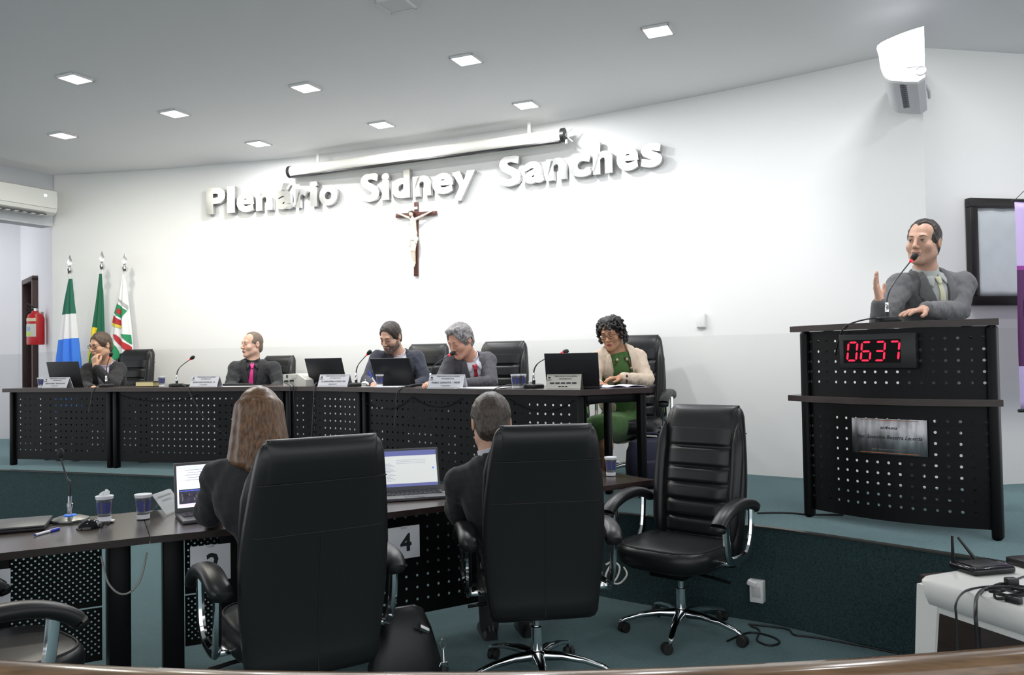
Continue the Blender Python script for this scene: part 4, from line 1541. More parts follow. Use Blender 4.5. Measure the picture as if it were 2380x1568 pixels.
# ------------------------------------------------------------------ things on the front desks
FA = math.atan2(FD[1][1] - FD[0][1], FD[1][0] - FD[0][0])
FB = math.atan2(FD[2][1] - FD[1][1], FD[2][0] - FD[1][0])
# closed laptop at the left edge
p = fd_point(10, 1232)
t = thing('laptop', 'closed dark laptop lying on the front desk beside a blue pen', 'laptop', (p.x - 0.03, p.y + 0.03, 0.75), FA - 0.12, 'laptops')
MB().box((0, 0, 0.008), (0.37, 0.25, 0.014), 0.004).build('base', LAPTOP, t)
MB().box((0, 0, 0.0205), (0.37, 0.25, 0.009), 0.004).build('lid', LAPGREY, t)
MB().box((0, 0.123, 0.013), (0.2, 0.006, 0.012), 0.002).build('hinge', BLACKP, t)
pen(fd_point(82, 1246) + Vector((0, 0, .006)), fd_point(137, 1231) + Vector((0, 0, .006)), 'blue capped pen lying beside the closed laptop', BLUEP, 0.0058)
# flat silver footed microphone
p = fd_point(163, 1210)
t = thing('microphone', 'thin gooseneck microphone on a flat round silver foot', 'microphone', p)
MB().lathe([(0, 0.0), (0.078, 0.0), (0.082, 0.006), (0.080, 0.012), (0.05, 0.022), (0.02, 0.026), (0, 0.026)], 32).build('foot', mat('silver_grey_foot', (0.20, 0.20, 0.19), 0.3, 0.7), t)
MB().lathe([(0.026, 0.024), (0.028, 0.027), (0.026, 0.030), (0.020, 0.030)], 20).build('light_ring', mat('blue_ring', (0.02, 0.15, 0.8), 0.3, emit=((0.05, 0.30, 1.0), 0.25)), t)
MB().lathe([(0, 0.026), (0.0115, 0.026), (0.0115, 0.065), (0.014, 0.067), (0.014, 0.080), (0.0095, 0.083), (0.0095, 0.115), (0, 0.115)], 14).build('connector', CHROME, t)
hd = at(141, 1062, p.y + 0.03) - p
gp = [Vector((0, 0, 0.11)), Vector((0.0, 0, 0.18)), Vector((hd.x * 0.35, hd.y * 0.35, hd.z * 0.68)), hd]
MB().tube(smooth_line([tuple(q) for q in gp], 6), 0.0042, 8).build('gooseneck', BLACKP, t)
MB().ball(hd + Vector((0, 0, 0.018)), (0.015, 0.015, 0.024)).build('head', RUBBER, t)
# mouse
p = fd_point(209, 1227)
t = thing('computer_mouse', 'glossy black computer mouse beside the round microphone foot', 'mouse', p, FA + 0.2)
rings = []
for u in np.linspace(0, 1, 12):
    k = math.sqrt(max(0.01, 1 - (2 * u - 1) ** 2))
    w, h = 0.032 * k ** 0.7, 0.036 * k ** 0.8 * (0.75 + 0.35 * math.sin(PI * u))
    rings.append([(-0.055 + 0.11 * u, w * math.cos(a), max(0.001, h * math.sin(a))) for a in [2 * PI * q / 16 for q in range(16)]])
MB().loft(rings).build('shell', BLACKG, t)
MB().tube([(0.02, 0, 0.033), (0.035, 0, 0.030)], 0.005).build('scroll_wheel', GREYP, t)
MB().tube(smooth_line([(0.055, 0, 0.008), (0.09, 0.05, 0.005), (0.02, 0.13, 0.005), (-0.12, 0.16, 0.005), (-0.2, 0.12, 0.005), (-0.24, 0.16, 0.012), (-0.18, 0.19, 0.005), (-0.25, 0.2, 0.005)], 5), 0.0022, 6).build('cord', BLACKP, t)
# cups
p = fd_point(243, 1214)
t = thing('saucer', 'small white saucer under the cup with a crumpled napkin', 'saucer', p)
MB().lathe([(0, 0.001), (0.03, 0.001), (0.042, 0.007), (0.044, 0.009), (0.03, 0.005), (0, 0.004)], 24).build('dish', WHITEP, t)
MB().lathe([(0.028, 0.0045), (0.030, 0.006), (0.028, 0.0065), (0.026, 0.005)], 24).build('ring', WHITEP, t)
cup(p + Vector((0, 0, 0.006)), 'printed plastic cup holding a crumpled white napkin', s=1.12)
t = thing('napkin', 'crumpled white napkin stuffed in a plastic cup', 'napkin', p + Vector((0, 0, 0.112)))
mb = MB()
rnd = random.Random(3)
mb.ball((0, 0, 0.008), (0.026, 0.024, 0.020), 14, 10)
mb.v = [(x * (1 + 0.35 * (rnd.random() - .5)), y * (1 + 0.35 * (rnd.random() - .5)), z * (1 + 0.5 * (rnd.random() - .5))) for x, y, z in mb.v]
mb.build('wad', PAPER, t, smooth=0)
mb = MB()
mb.ball((0.012, -0.004, 0.026), (0.014, 0.012, 0.012), 10, 8)
mb.v = [(x * (1 + 0.3 * (rnd.random() - .5)), y * (1 + 0.3 * (rnd.random() - .5)), z * (1 + 0.3 * (rnd.random() - .5))) for x, y, z in mb.v]
mb.build('corner', PAPER, t, smooth=0)
p = fd_point(333, 1206)
cup(p, 'printed plastic cup with a stirring stick beside the acrylic name stand', s=1.12, rz=0.6)
t = tag(MB().box((0, 0, 0.055), (0.004, 0.003, 0.115), 0.001, R=Matrix.Rotation(0.28, 3, 'Y')).build('stirring_stick', WHITEP), 'thin white stirring stick leaning inside a plastic cup', 'stick')
t.location = p + Vector((-0.004, 0, 0.008))
# acrylic tent stand
p = fd_point(370, 1192)
t = thing('name_stand', 'clear acrylic tent name stand with faint print by the lit laptop', 'name stand', p + Vector((0.0, 0.02, 0)), FB + 1.1)
ACR = mat('acrylic', (0.78, 0.80, 0.82), 0.12, trans=0.45, ior=1.3)
for s in (-1, 1):
    MB().box((0, s * 0.036, 0.052), (0.19, 0.003, 0.115), R=Matrix.Rotation(s * 0.62, 3, 'X')).build('leaf', ACR, t)
for z, w in ((0.078, 0.14), (0.06, 0.09)):
    o = text_mesh('CÂMARA MUNICIPAL' if z > .07 else 'MATO GROSSO DO SUL', 0.009, w, bold=0.02, depth=0.0004).build('lettering', mat('faint_print', (0.25, 0.25, 0.27), 0.6), t, smooth=0)
    o.matrix_basis = Matrix.Translation((0, -0.036 - (0.052 - z) * 0.72 - 0.003, z)) @ Matrix.Rotation(-0.62, 4, 'X')

# open laptops on the front desks, screens towards the sitters
SCRW = mat('lit_screen_white', (0.8, 0.85, 0.95), 0.3, emit=((0.86, 0.90, 1.0), 0.95))
SCRG = mat('lit_screen_grey', (0.6, 0.62, 0.62), 0.3, emit=((0.60, 0.61, 0.59), 0.62))
SCRB = mat('screen_blue_bar', (0.12, 0.14, 0.35), 0.3, emit=((0.16, 0.17, 0.40), 0.45))
SCRT = mat('screen_text', (0.3, 0.3, 0.4), 0.3, emit=((0.45, 0.46, 0.56), 0.5))
SCRD = mat('screen_dark_picture', (0.05, 0.05, 0.08), 0.3, noise=(60, 0.9), emit=((0.06, 0.055, 0.08), 0.5))
SCRK = mat('screen_pink_bar', (0.7, 0.6, 0.75), 0.3, emit=((0.85, 0.72, 0.9), 0.8))
SCRV = mat('screen_video_bar', (0.1, 0.15, 0.6), 0.3, emit=((0.12, 0.2, 0.85), 0.8))
SCRY = mat('screen_figures', (0.5, 0.42, 0.35), 0.3, emit=((0.55, 0.45, 0.36), 0.5))
pA_ = fd_point(412, 1198)
# screen content in lid space: x to the sitter's left is +x when the lid faces the sitter
w, lh = 0.345, 0.235
scr_items = [('screen', (-w / 2 + .012, w / 2 - .012, 0.022, lh - .014), SCRW)]
xs = w / 2 - 0.02
for k in range(5):
    scr_items.append(('text_line', (xs - 0.03 - 0.16, xs - 0.03 - 0.012 * (k % 2), 0.197 - k * 0.012, 0.200 - k * 0.012), SCRT))
scr_items.append(('picture', (xs - 0.26, xs, 0.040, 0.108), SCRD))
scr_items.append(('menu_bar', (xs - 0.3, xs, 0.205, 0.213), mat('screen_pale_bar', (0.6, 0.7, 0.9), 0.3, emit=((0.62, 0.70, 0.92), 0.8))))
scr_items.append(('video_bar', (xs - 0.2, xs - 0.004, 0.098, 0.103), SCRV))
scr_items.append(('caption_bar', (xs - 0.26, xs, 0.026, 0.040), SCRK))
rn = random.Random(5)
for k in range(14):
    x_ = xs - 0.01 - rn.random() * 0.12
    z_ = 0.045 + rn.random() * 0.035
    scr_items.append(('figure_patch', (x_ - 0.006, x_, z_, z_ + 0.012), SCRY))
ta = laptop((pA_.x + 0.145, pA_.y + 0.07, 0.75), FB + PI + 0.10, 'open laptop showing a bright document and a crowd picture', w=w, d=0.24, open_deg=100, shell=LAPGREY, screen=scr_items, lid_h=lh)
pB_ = fd_point(968, 1158)
w, lh = 0.345, 0.235
it2 = [('screen', (-w / 2 + .012, w / 2 - .012, 0.024, lh - .014), SCRG), ('title_bar', (-w / 2 + .012, w / 2 - .012, lh - .042, lh - .014), SCRB), ('task_bar', (-w / 2 + .012, w / 2 - .012, 0.024, 0.040), SCRB)]
for k in range(13):
    it2.append(('text_line', (w / 2 - 0.05 - 0.03 - 0.012 * (k % 3), w / 2 - 0.05, 0.150 - k * 0.008, 0.1525 - k * 0.008), SCRT))
for k in range(3):
    it2.append(('text_line', (-0.10, 0.06, 0.168 - k * 0.009, 0.170 - k * 0.009), SCRT))
it2.append(('icon', (-w / 2 + 0.028, -w / 2 + 0.037, 0.115, 0.125), SCRV))
laptop((pB_.x - 0.06, pB_.y + 0.165, 0.75), math.atan2(0.525, 0.857) + PI - 0.28, 'open grey laptop with a pale page in front of the short haired man', w=w, d=0.24, open_deg=110, shell=LAPGREY, screen=it2, lid_h=lh)
p = fd_point(1030, 1147)
t = thing('paper_stack', 'small white paper beside the grey laptop keyboard', 'papers', (p.x, p.y, 0.75), 0.5)
for k in range(2):
    MB().box((0.004 * k, 0.003 * k, 0.001 + 0.002 * k), (0.15, 0.10, 0.0016)).build('sheet', PAPER, t)
p = fd_point(1423, 1100)
cup((p.x - 0.02, p.y - 0.10, 0.75), 'printed plastic cup at the far end of the front desk', s=1.1)


# number cards hung on the desk panels
def card(p, rz, s, label, w=0.165, h=0.155):
    t = thing('number_card', label, 'card', p, rz, 'number cards on the front desks')
    MB().box((0, 0, -h / 2), (w, 0.002, h)).build('sheet', PAPER, t)
    if s:
        o = text_mesh(s, 0.082, bold=0.03, depth=0.0015).build('lettering', INK, t, smooth=0)
        o.location = (0.01, -0.0012, -h * 0.75)
    MB().box((0, -0.002, -0.004), (0.03, 0.003, 0.012), 0.001).build('tape', mat('clear_tape', (0.6, 0.6, 0.6), 0.3), t)
    return t


def on_panel(u, px, py, frac):
    """point on the modesty panel of front desk u in a photo column"""
    a, b_ = Vector(FD[u]), Vector(FD[u + 1])
    d = (b_ - a).normalized()
    n = Vector((-d.y, d.x)) * fdepth[u] * frac
    pp, ang = line_hit(px, [tuple(a + n - d * 0.2), tuple(b_ + n + d * 0.2)])
    z = at(px, py, pp.y).z
    return Vector((pp.x, pp.y, z)), ang


q, a = on_panel(2, 934, 1223, 0.03)
card(q, a, '4', 'white card with the number 4 hung on the desk panel')
q, a = on_panel(1, 486, 1266, 0.03)
card(q, a, '2', 'white card with the number 2 half hidden behind the woman')
q, a = on_panel(0, -34, 1327, 0.03)
card(q, a, None, 'white paper card at the desk end beyond the closed laptop')

# white cable looped between the desks
q0, _ = on_panel(0, 235, 1292, 0.55)
q1, _ = on_panel(1, 342, 1284, 0.55)
pts = []
for u in np.linspace(0, 1, 9):
    x = 235 + (342 - 235) * u
    y = 1292 + (1284 - 1292) * u + 92 * (4 * u * (1 - u)) ** 0.62
    pts.append(at(x, y, q0.y + (q1.y - q0.y) * u - 0.1))
cable(pts, 'white cable looping between the two front desks', 0.0048, mat('white_cable', (0.72, 0.70, 0.64), 0.5))

# ------------------------------------------------------------------ speaker's microphone on the lectern
p = lect.location + Matrix.Rotation(LROT, 3, 'Z') @ Vector((0.0, 0, 1.112))
mxp = at(2062, 738, 4.40)
mp_ = Vector((mxp.x, mxp.y, DAIS + 1.112))
t = mic(mp_, LROT, 'gooseneck microphone with a glowing red ring on the lectern', at(2119, 604, 4.42), bend=0.30)
c0 = mp_ + Vector((-0.05, -0.03, 0.012))
e0 = lpanel_world(lect_x(1990, 1.09), 1.118, 0.02)
e1 = lpanel_world(lect_x(1968, 1.05), 1.085, 0.045)
e2 = lpanel_world(lect_x(1952, 1.0), 1.00, 0.03)
e3 = lpanel_world(lect_x(1945, 0.95), 0.94, 0.02)
cable([c0, c0 + Vector((-0.05, -0.02, 0.008)), e0, e1, e2, e3], 'black microphone cable trailing over the lectern lid', 0.0045)

# ------------------------------------------------------------------ dais odds and ends
t = thing('backpack', 'dark navy backpack on the dais behind the desk end', 'backpack', (0.98, 5.95, DAIS), 0.2)
NAVY = mat('navy_fabric', (0.012, 0.014, 0.035), 0.75, bump=(120, 0.3))
rings = []
for z, w, d in [(0.0, 0.26, 0.14), (0.02, 0.33, 0.2), (0.15, 0.35, 0.22), (0.27, 0.33, 0.19), (0.335, 0.27, 0.13), (0.355, 0.16, 0.05)]:
    rings.append(superring(0, 0, z, w, d, n=24, p=2.8))
MB().loft(rings).build('main_body', NAVY, t)
MB().box((0, -0.12, 0.12), (0.24, 0.05, 0.18), 0.022, seg=3).build('pocket', NAVY, t)
MB().tube(smooth_line([(-0.08, 0.02, 0.34), (-0.06, 0.0, 0.385), (0.06, 0.0, 0.385), (0.08, 0.02, 0.34)], 5), 0.010).build('handle', NAVY, t)
for s in (-1, 1):
    MB().tube(smooth_line([(s * 0.08, 0.09, 0.32), (s * 0.11, 0.15, 0.2), (s * 0.13, 0.11, 0.04)], 5), 0.014, flat=0.4).build('strap', NAVY, t)

# handbag beside the woman's chair
t = thing('handbag', 'black leather handbag with metal clasp leaning by the chair', 'handbag', (-0.47, 3.50, 0.0), 0.5)
t.scale = (0.85, 1.0, 1.35)
rings = []
for z, w, d in [(0.0, 0.34, 0.12), (0.02, 0.40, 0.17), (0.14, 0.37, 0.18), (0.24, 0.28, 0.12), (0.30, 0.20, 0.06), (0.315, 0.12, 0.02)]:
    rings.append(superring(0.0, 0.02, z, w, d, n=24, p=2.6))
MB().loft(rings).build('body', LEATHER, t)
MB().tube([(0.09, -0.055, 0.245), (0.04, -0.065, 0.265)], 0.012).build('zip_pull', STEEL, t)
MB().tube([(0.16 + 0.016 * math.cos(a), -0.075, 0.20 + 0.016 * math.sin(a)) for a in [2 * PI * k / 14 for k in range(14)]], 0.003, 6, closed=True).build('ring', STEEL, t)
MB().tube([(0.16, -0.078, 0.185), (0.158, -0.085, 0.145)], [0.005, 0.008]).build('clasp', STEEL, t)
MB().tube([(0.135, -0.085, 0.135), (0.14, -0.086, 0.145), (0.175, -0.086, 0.145), (0.18, -0.085, 0.135)], 0.003, 6).build('buckle', STEEL, t)
MB().box((0.15, -0.088, 0.07), (0.035, 0.006, 0.13), 0.002, R=Matrix.Rotation(0.25, 3, 'Y')).build('strap', LEATHER, t)

# floor socket box on the dais front
pp = atz(1708, 1340, 0.2)
t = thing('socket_box', 'white electric socket box on the dark dais front', 'socket', (1.33, 4.535, 0.10), -0.62)
MB().box((0, -0.012, 0.075), (0.075, 0.05, 0.12), 0.006).build('box', WHITEP, t)
MB().box((0, -0.038, 0.075), (0.05, 0.006, 0.06), 0.004).build('socket', mat('socket_grey', (0.6, 0.6, 0.6), 0.5), t)
MB().box((-0.02, -0.03, 0.12), (0.05, 0.05, 0.03), 0.006, R=Matrix.Rotation(0.3, 3, 'Y')).build('plug', WHITEP, t)

# white cable bundle by the chair, and cords on the floor
pts = [at(1408, 1312, 4.25), at(1425, 1305, 4.25), at(1440, 1318, 4.22), at(1432, 1345, 4.2), at(1412, 1358, 4.2), at(1408, 1335, 4.22), at(1424, 1308, 4.25), at(1428, 1322, 4.25), at(1420, 1350, 4.2), at(1440, 1355, 4.2), at(1457, 1335, 4.2), at(1450, 1318, 4.25)]
cable(pts, 'coiled white cable hanging under the front desk end', 0.005, MATS['white_cable'])
for pxs, lab in (([(1690, 1490), (1740, 1470), (1790, 1478), (1812, 1492), (1790, 1500), (1760, 1488), (1765, 1465), (1745, 1455)], 'black cord curled on the carpet near the empty chair'),
                 ([(1745, 1442), (1830, 1452), (1850, 1466), (1900, 1472), (2000, 1490), (2090, 1508)], 'black cord lying along the foot of the dais front')):
    pts = [atz(x, y, 0.005) for x, y in pxs]
    pts = [Vector((p_.x, p_.y, 0.006)) for p_ in pts]
    if 'foot' in lab:
        pts = [p_ + Vector((-0.03, -0.06, 0)) for p_ in pts]
    cable(pts, lab, 0.005)
pts = [atz(x, y, DAIS + 0.005) for x, y in [(1760, 1192), (1800, 1191), (1840, 1192), (1880, 1195), (1960, 1196)]]
cable(pts, 'black cord running across the dais carpet to the lectern', 0.006)

# ------------------------------------------------------------------ white plastic table with network gear
t = thing('plastic_table', 'white moulded plastic table with network gear', 'table', (1.34, 2.76, 0), 0.0)
TZ = 0.72
c0, c1, c2_, c3_ = Vector((0, 0)), Vector((0.72, 0.26)), Vector((0.98, -0.46)), Vector((0.26, -0.72))
c1 = Vector((0.73, 0.30)); c3_ = Vector((0.24, -0.62)); c2_ = c1 + c3_


def inset(k):
    m_ = (c0 + c2_) / 2
    return [m_ + (c - m_) * k for c in (c0, c3_, c2_, c1)]


def rounded(poly, r, n=5):
    out = []
    m = len(poly)
    for i in range(m):
        p_, a_, b_ = poly[i], poly[i - 1], poly[(i + 1) % m]
        u, v = (a_ - p_).normalized() * r, (b_ - p_).normalized() * r
        for k in range(n + 1):
            s = k / n
            out.append((p_ + u) * (1 - s) ** 2 + p_ * 2 * s * (1 - s) + (p_ + v) * s * s)
    return out


TW = mat('white_table_plastic', (0.74, 0.73, 0.70), 0.38)
rings = []
for k, z in ((1.0, TZ - 0.075), (1.004, TZ - 0.03), (1.0, TZ - 0.008), (0.985, TZ), (0.9, TZ + 0.0005)):
    rings.append([(p_.x, p_.y, z) for p_ in rounded(inset(k), 0.05)])
rings2 = rings + []
mb = MB()
mb.loft(rings, caps=False)
n_ = len(rings[0])
mb.f.append(tuple(4 * n_ + j for j in range(n_)))
mb.build('top', TW, t, solid=0.004)
for k, cc in enumerate((c0, c3_, c2_, c1)):
    m_ = (c0 + c2_) / 2
    e1_, e2_ = [(c3_ - c0).normalized(), (c1 - c0).normalized()]
    sx_ = 1 if k in (0, 3) else -1
    sy_ = 1 if k in (0, 1) else -1
    q = cc
    rings = []
    for z, wd, spread in ((TZ - 0.02, 0.085, 0.0), (0.35, 0.07, -0.012), (0.0, 0.05, -0.03)):
        o_ = q + e1_ * sx_ * spread + e2_ * sy_ * spread
        rings.append([(pt.x, pt.y, z) for pt in (o_, o_ + e1_ * sx_ * wd, o_ + e1_ * sx_ * wd + e2_ * sy_ * 0.012, o_ + e1_ * sx_ * 0.014 + e2_ * sy_ * 0.012, o_ + e1_ * sx_ * 0.014 + e2_ * sy_ * wd, o_ + e2_ * sy_ * wd)])
    MB().loft(rings).build('leg', TW, t, smooth=0)
for a_, b_ in ((c0, c3_), (c3_, c2_), (c2_, c1), (c1, c0)):
    m2 = (a_ + b_) / 2
    d = (b_ - a_)
    nn = Vector((-d.y, d.x)).normalized()
    if nn.dot((c0 + c2_) / 2 - m2) < 0:
        nn = -nn
    MB().box((m2.x + nn.x * 0.008, m2.y + nn.y * 0.008, TZ - 0.055), (d.length - 0.14, 0.006, 0.085), 0.002, R=Matrix.Rotation(math.atan2(d.y, d.x), 3, 'Z')).build('apron', TW, t)


def tpos(x, y):
    q = atz(x, y, TZ + 0.001)
    return Vector((q.x, q.y, TZ + 0.001))


p = tpos(2290, 1330)
t = thing('wireless_router', 'black wireless router with two upright antennas on the plastic table', 'router', p + Vector((0.0, 0.02, 0)), 0.22)
MB().box((0, 0, 0.014), (0.165, 0.125, 0.026), 0.010, seg=3).build('body', BLACKG, t)
MB().box((0, 0, 0.0275), (0.12, 0.085, 0.002), 0.0008).build('vent_plate', BLACKP, t)
a1 = at(2213, 1243, p.y + 0.0) - Vector(t.location)
a2 = at(2226, 1248, p.y + 0.12) - Vector(t.location)
for base_, tip in (((-0.075, 0.045, 0.02), a1), ((0.035, 0.065, 0.02), a2)):
    tl = Matrix.Rotation(-0.22, 3, 'Z') @ tip
    MB().tube([base_, Vector(base_).lerp(tl, 0.2), tl], [0.006, 0.0058, 0.004], 8).build('antenna', BLACKP, t)
p = tpos(2395, 1316)
t = thing('network_switch', 'black network box with green indicator lights on the plastic table', 'network device', p, 0.25)
MB().box((0.03, 0.01, 0.014), (0.16, 0.09, 0.026), 0.004).build('body', BLACKP, t)
for k in range(4):
    MB().box((-0.035 + k * 0.012, -0.0355, 0.018), (0.005, 0.002, 0.005)).build('indicator', mat('green_led', (0.0, 0.9, 0.15), 0.4, emit=((0.02, 1.0, 0.2), 6.0)), t)
pts = [tpos(2385, 1340), tpos(2350, 1352), tpos(2320, 1362), tpos(2270, 1368), tpos(2240, 1378)]
for p_ in pts:
    p_.z += 0.003
e = tpos(2225, 1392)
pts += [e + Vector((-0.01, -0.01, -0.01)), e + Vector((-0.015, -0.02, -0.06)), e + Vector((-0.015, -0.02, -0.2)), e + Vector((-0.02, -0.0, -0.45))]
cable(pts, 'thin black cable draped over the front of the plastic table', 0.0035)
pts = [tpos(2390, 1372), tpos(2340, 1368), tpos(2310, 1366), tpos(2285, 1374), tpos(2270, 1392)]
for p_ in pts:
    p_.z += 0.005
e = tpos(2262, 1405)
pts += [e + Vector((-0.005, -0.02, -0.02)), e + Vector((-0.005, -0.025, -0.1)), e + Vector((0, -0.02, -0.3)), e + Vector((0.0, 0.0, -0.5))]
cable(pts, 'thick black cable bending down over the plastic table apron', 0.0055)
bpx = tpos(2345, 1392)
pts = []
for k in range(34):
    a = k * 0.75
    rr = 0.050 + 0.012 * math.sin(k * 1.3)
    pts.append((bpx.x + 0.01 + rr * 1.3 * math.cos(a), bpx.y + rr * 0.5 * math.sin(a), TZ + 0.008 + 0.0011 * k + 0.006 * math.sin(k * 2.1)))
o = cable(pts, 'bundle of coiled black cable with plugs on the plastic table', 0.004, sub=3)
e = Vector(pts[0])
MB().box(Vector((bpx.x + 0.015, bpx.y + 0.01, TZ + 0.05)) - o.location, (0.035, 0.028, 0.026), 0.005).build('plug', BLACKP, o)
MB().box(Vector((bpx.x - 0.01, bpx.y - 0.04, TZ + 0.012)) - o.location, (0.022, 0.045, 0.02), 0.004, R=Matrix.Rotation(0.5, 3, 'Z')).build('plug', BLACKP, o)
# dark wooden block under the table
t = thing('wooden_box', 'dark brown wooden box standing under the plastic table', 'box', (2.02, 3.25, 0), 0.2)
DW = mat('very_dark_wood', (0.022, 0.013, 0.010), 0.5, noise=(10, 0.3, (1, 1, 8)))
MB().box((0, 0, 0.29), (0.75, 0.3, 0.58), 0.006).build('carcass', DW, t)
for s in (-1, 1):
    MB().box((s * 0.185, -0.156, 0.29), (0.36, 0.012, 0.54), 0.004).build('door', DW, t)

# ------------------------------------------------------------------ varnished handrail in the foreground
rail_pts = []
for i in range(41):
    u = -1 + 2 * i / 40
    X = 1.9 * u
    rail_pts.append((X, 1.365 + 0.105 * (X - 0.02) ** 2, 0.922))
t = thing('handrail', 'curved varnished brown wooden handrail in the foreground', 'handrail', (0, 0, 0))
rings = []
for i, p_ in enumerate(rail_pts):
    a_, b_ = rail_pts[max(0, i - 1)], rail_pts[min(40, i + 1)]
    d = Vector((b_[0] - a_[0], b_[1] - a_[1])).normalized()
    n = Vector((-d.y, d.x))
    rings.append([(p_[0] + n.x * 0.036 * q[0], p_[1] + n.y * 0.036 * q[0], p_[2] + 0.035 * q[1]) for q in [(math.copysign(abs(math.cos(a)) ** .7, math.cos(a)), math.copysign(abs(math.sin(a)) ** .7, math.sin(a))) for a in [2 * PI * k / 20 for k in range(20)]]])
MB().loft(rings).build('top_rail', RAILW, t, smooth=50)
for i in (2, 12, 28, 38):
    p_ = rail_pts[i]
    MB().lathe([(0.03, 0), (0.03, 0.03), (0.02, 0.05), (0.022, 0.5), (0.018, 0.89), (0, 0.89)], 14, c=(p_[0], p_[1], 0)).build('baluster', RAILW, t)


# ------------------------------------------------------------------ people: smooth blended solids
class SDF:
    def __init__(s, lo, hi, h):
        s.h, s.lo = h, np.array(lo, float)
        n = [int(math.ceil((hi[i] - lo[i]) / h)) + 1 for i in range(3)]
        s.ax = [(s.lo[i] + h * np.arange(n[i])).astype(np.float32) for i in range(3)]
        s.D = np.full(n, 1.0, np.float32)

    def blk(s, c, r):
        sl = []
        for i in range(3):
            n = s.D.shape[i]
            a = max(0, min(n, int((c[i] - r[i] - s.lo[i]) / s.h) - 1))
            b_ = max(a, min(n, int((c[i] + r[i] - s.lo[i]) / s.h) + 3))
            sl.append(slice(a, b_))
        X = s.ax[0][sl[0]][:, None, None]
        Y = s.ax[1][sl[1]][None, :, None]
        Z = s.ax[2][sl[2]][None, None, :]
        return tuple(sl), X, Y, Z

    def put(s, sl, d, k, sub=False):
        A = s.D[sl]
        if A.size == 0:
            return s
        if sub:
            A, d = -A, d
        if k > 0:
            hh = np.maximum(k - np.abs(A - d), 0) / k
            r = np.minimum(A, d) - hh * hh * (k / 4)
        else:
            r = np.minimum(A, d)
        s.D[sl] = -r if sub else r
        return s

    def cap(s, a, b_, ra, rb=None, k=0.02, sub=False):
        rb = ra if rb is None else rb
        a, b_ = np.array(a, float), np.array(b_, float)
        c, m = (a + b_) / 2, max(ra, rb) + k + 2 * s.h
        sl, X, Y, Z = s.blk(c, np.abs(b_ - a) / 2 + m)
        d = b_ - a
        L2 = max(1e-9, float(d @ d))
        t = np.clip(((X - a[0]) * d[0] + (Y - a[1]) * d[1] + (Z - a[2]) * d[2]) / L2, 0, 1)
        q = np.sqrt((X - a[0] - t * d[0]) ** 2 + (Y - a[1] - t * d[1]) ** 2 + (Z - a[2] - t * d[2]) ** 2) - (ra + (rb - ra) * t)
        return s.put(sl, q, k, sub)

    def ell(s, c, r, R=None, k=0.02, sub=False):
        r = np.array(r, float)
        m = max(r) + k + 2 * s.h
        if R is None:
            ext = r + k + 2 * s.h
        else:
            ext = np.sqrt((np.array(R, float) ** 2) @ (r ** 2)) + k + 2 * s.h
        sl, X, Y, Z = s.blk(c, ext)
        x, y, z = X - c[0], Y - c[1], Z - c[2]
        if R is not None:
            R = np.array(R, float)
            x, y, z = (x * R[0, 0] + y * R[1, 0] + z * R[2, 0], x * R[0, 1] + y * R[1, 1] + z * R[2, 1], x * R[0, 2] + y * R[1, 2] + z * R[2, 2])
        k0 = np.sqrt((x / r[0]) ** 2 + (y / r[1]) ** 2 + (z / r[2]) ** 2)
        k1 = np.sqrt((x / r[0] ** 2) ** 2 + (y / r[1] ** 2) ** 2 + (z / r[2] ** 2) ** 2) + 1e-6
        return s.put(sl, k0 * (k0 - 1) / k1, k, sub)

    def half(s, p, n, k=0.0):
        """remove everything on the side the normal points to"""
        n = np.array(n, float)
        n /= np.linalg.norm(n)
        X, Y, Z = s.ax[0][:, None, None], s.ax[1][None, :, None], s.ax[2][None, None, :]
        d = -((X - p[0]) * n[0] + (Y - p[1]) * n[1] + (Z - p[2]) * n[2])
        s.put((slice(None),) * 3, np.broadcast_to(d, s.D.shape), k, True)
        return s

    def rough(s, amp, freq, seed=0.0):
        X, Y, Z = s.ax[0][:, None, None], s.ax[1][None, :, None], s.ax[2][None, None, :]
        a = np.sin(freq * (X + 0.35 * Z) + 1.7 * np.sin(freq * 0.45 * Y + seed)) * np.sin(freq * 0.8 * (Z - 0.4 * Y) + seed + 1.3 * np.sin(freq * 0.5 * X))
        b_ = np.sin(freq * 1.9 * (X - 0.5 * Z + 0.3 * Y) + 2 * seed) * np.sin(freq * 1.6 * (Z + 0.6 * X) + seed)
        s.D += (amp * (0.7 * a + 0.3 * b_)).astype(np.float32)
        return s

    def wedge(s, nb, T, D_, w0, w1, vmax=0.02):
        """cut a V-shaped neck opening into the front"""
        nb = np.array(nb, float)
        X, Y, Z = s.ax[0][:, None, None] - nb[0], s.ax[1][None, :, None] - nb[1], s.ax[2][None, None, :] - nb[2]
        u = np.abs(X * T[0, 0] + Y * T[1, 0] + Z * T[2, 0])
        v = X * T[0, 1] + Y * T[1, 1] + Z * T[2, 1]
        w = X * T[0, 2] + Y * T[1, 2] + Z * T[2, 2]
        hw = w0 + (w1 - w0) * np.clip((w + D_) / D_, 0, 1.15)
        d = np.maximum(np.maximum((u - hw) * 0.95, v - vmax), -(w + D_))
        return s.put((slice(None),) * 3, d, 0.0, True)

    def mesh(s):
        D = s.D
        S = D < 0
        S[0], S[-1] = False, False
        S[:, 0], S[:, -1] = False, False
        S[:, :, 0], S[:, :, -1] = False, False
        c = np.zeros([n - 1 for n in D.shape], np.uint8)
        for dx in (0, 1):
            for dy in (0, 1):
                for dz in (0, 1):
                    c += S[dx:D.shape[0] - 1 + dx, dy:D.shape[1] - 1 + dy, dz:D.shape[2] - 1 + dz]
        I = np.argwhere((c > 0) & (c < 8))
        idx = np.full(c.shape, -1, np.int32)
        idx[I[:, 0], I[:, 1], I[:, 2]] = np.arange(len(I))
        pos = np.zeros((len(I), 3))
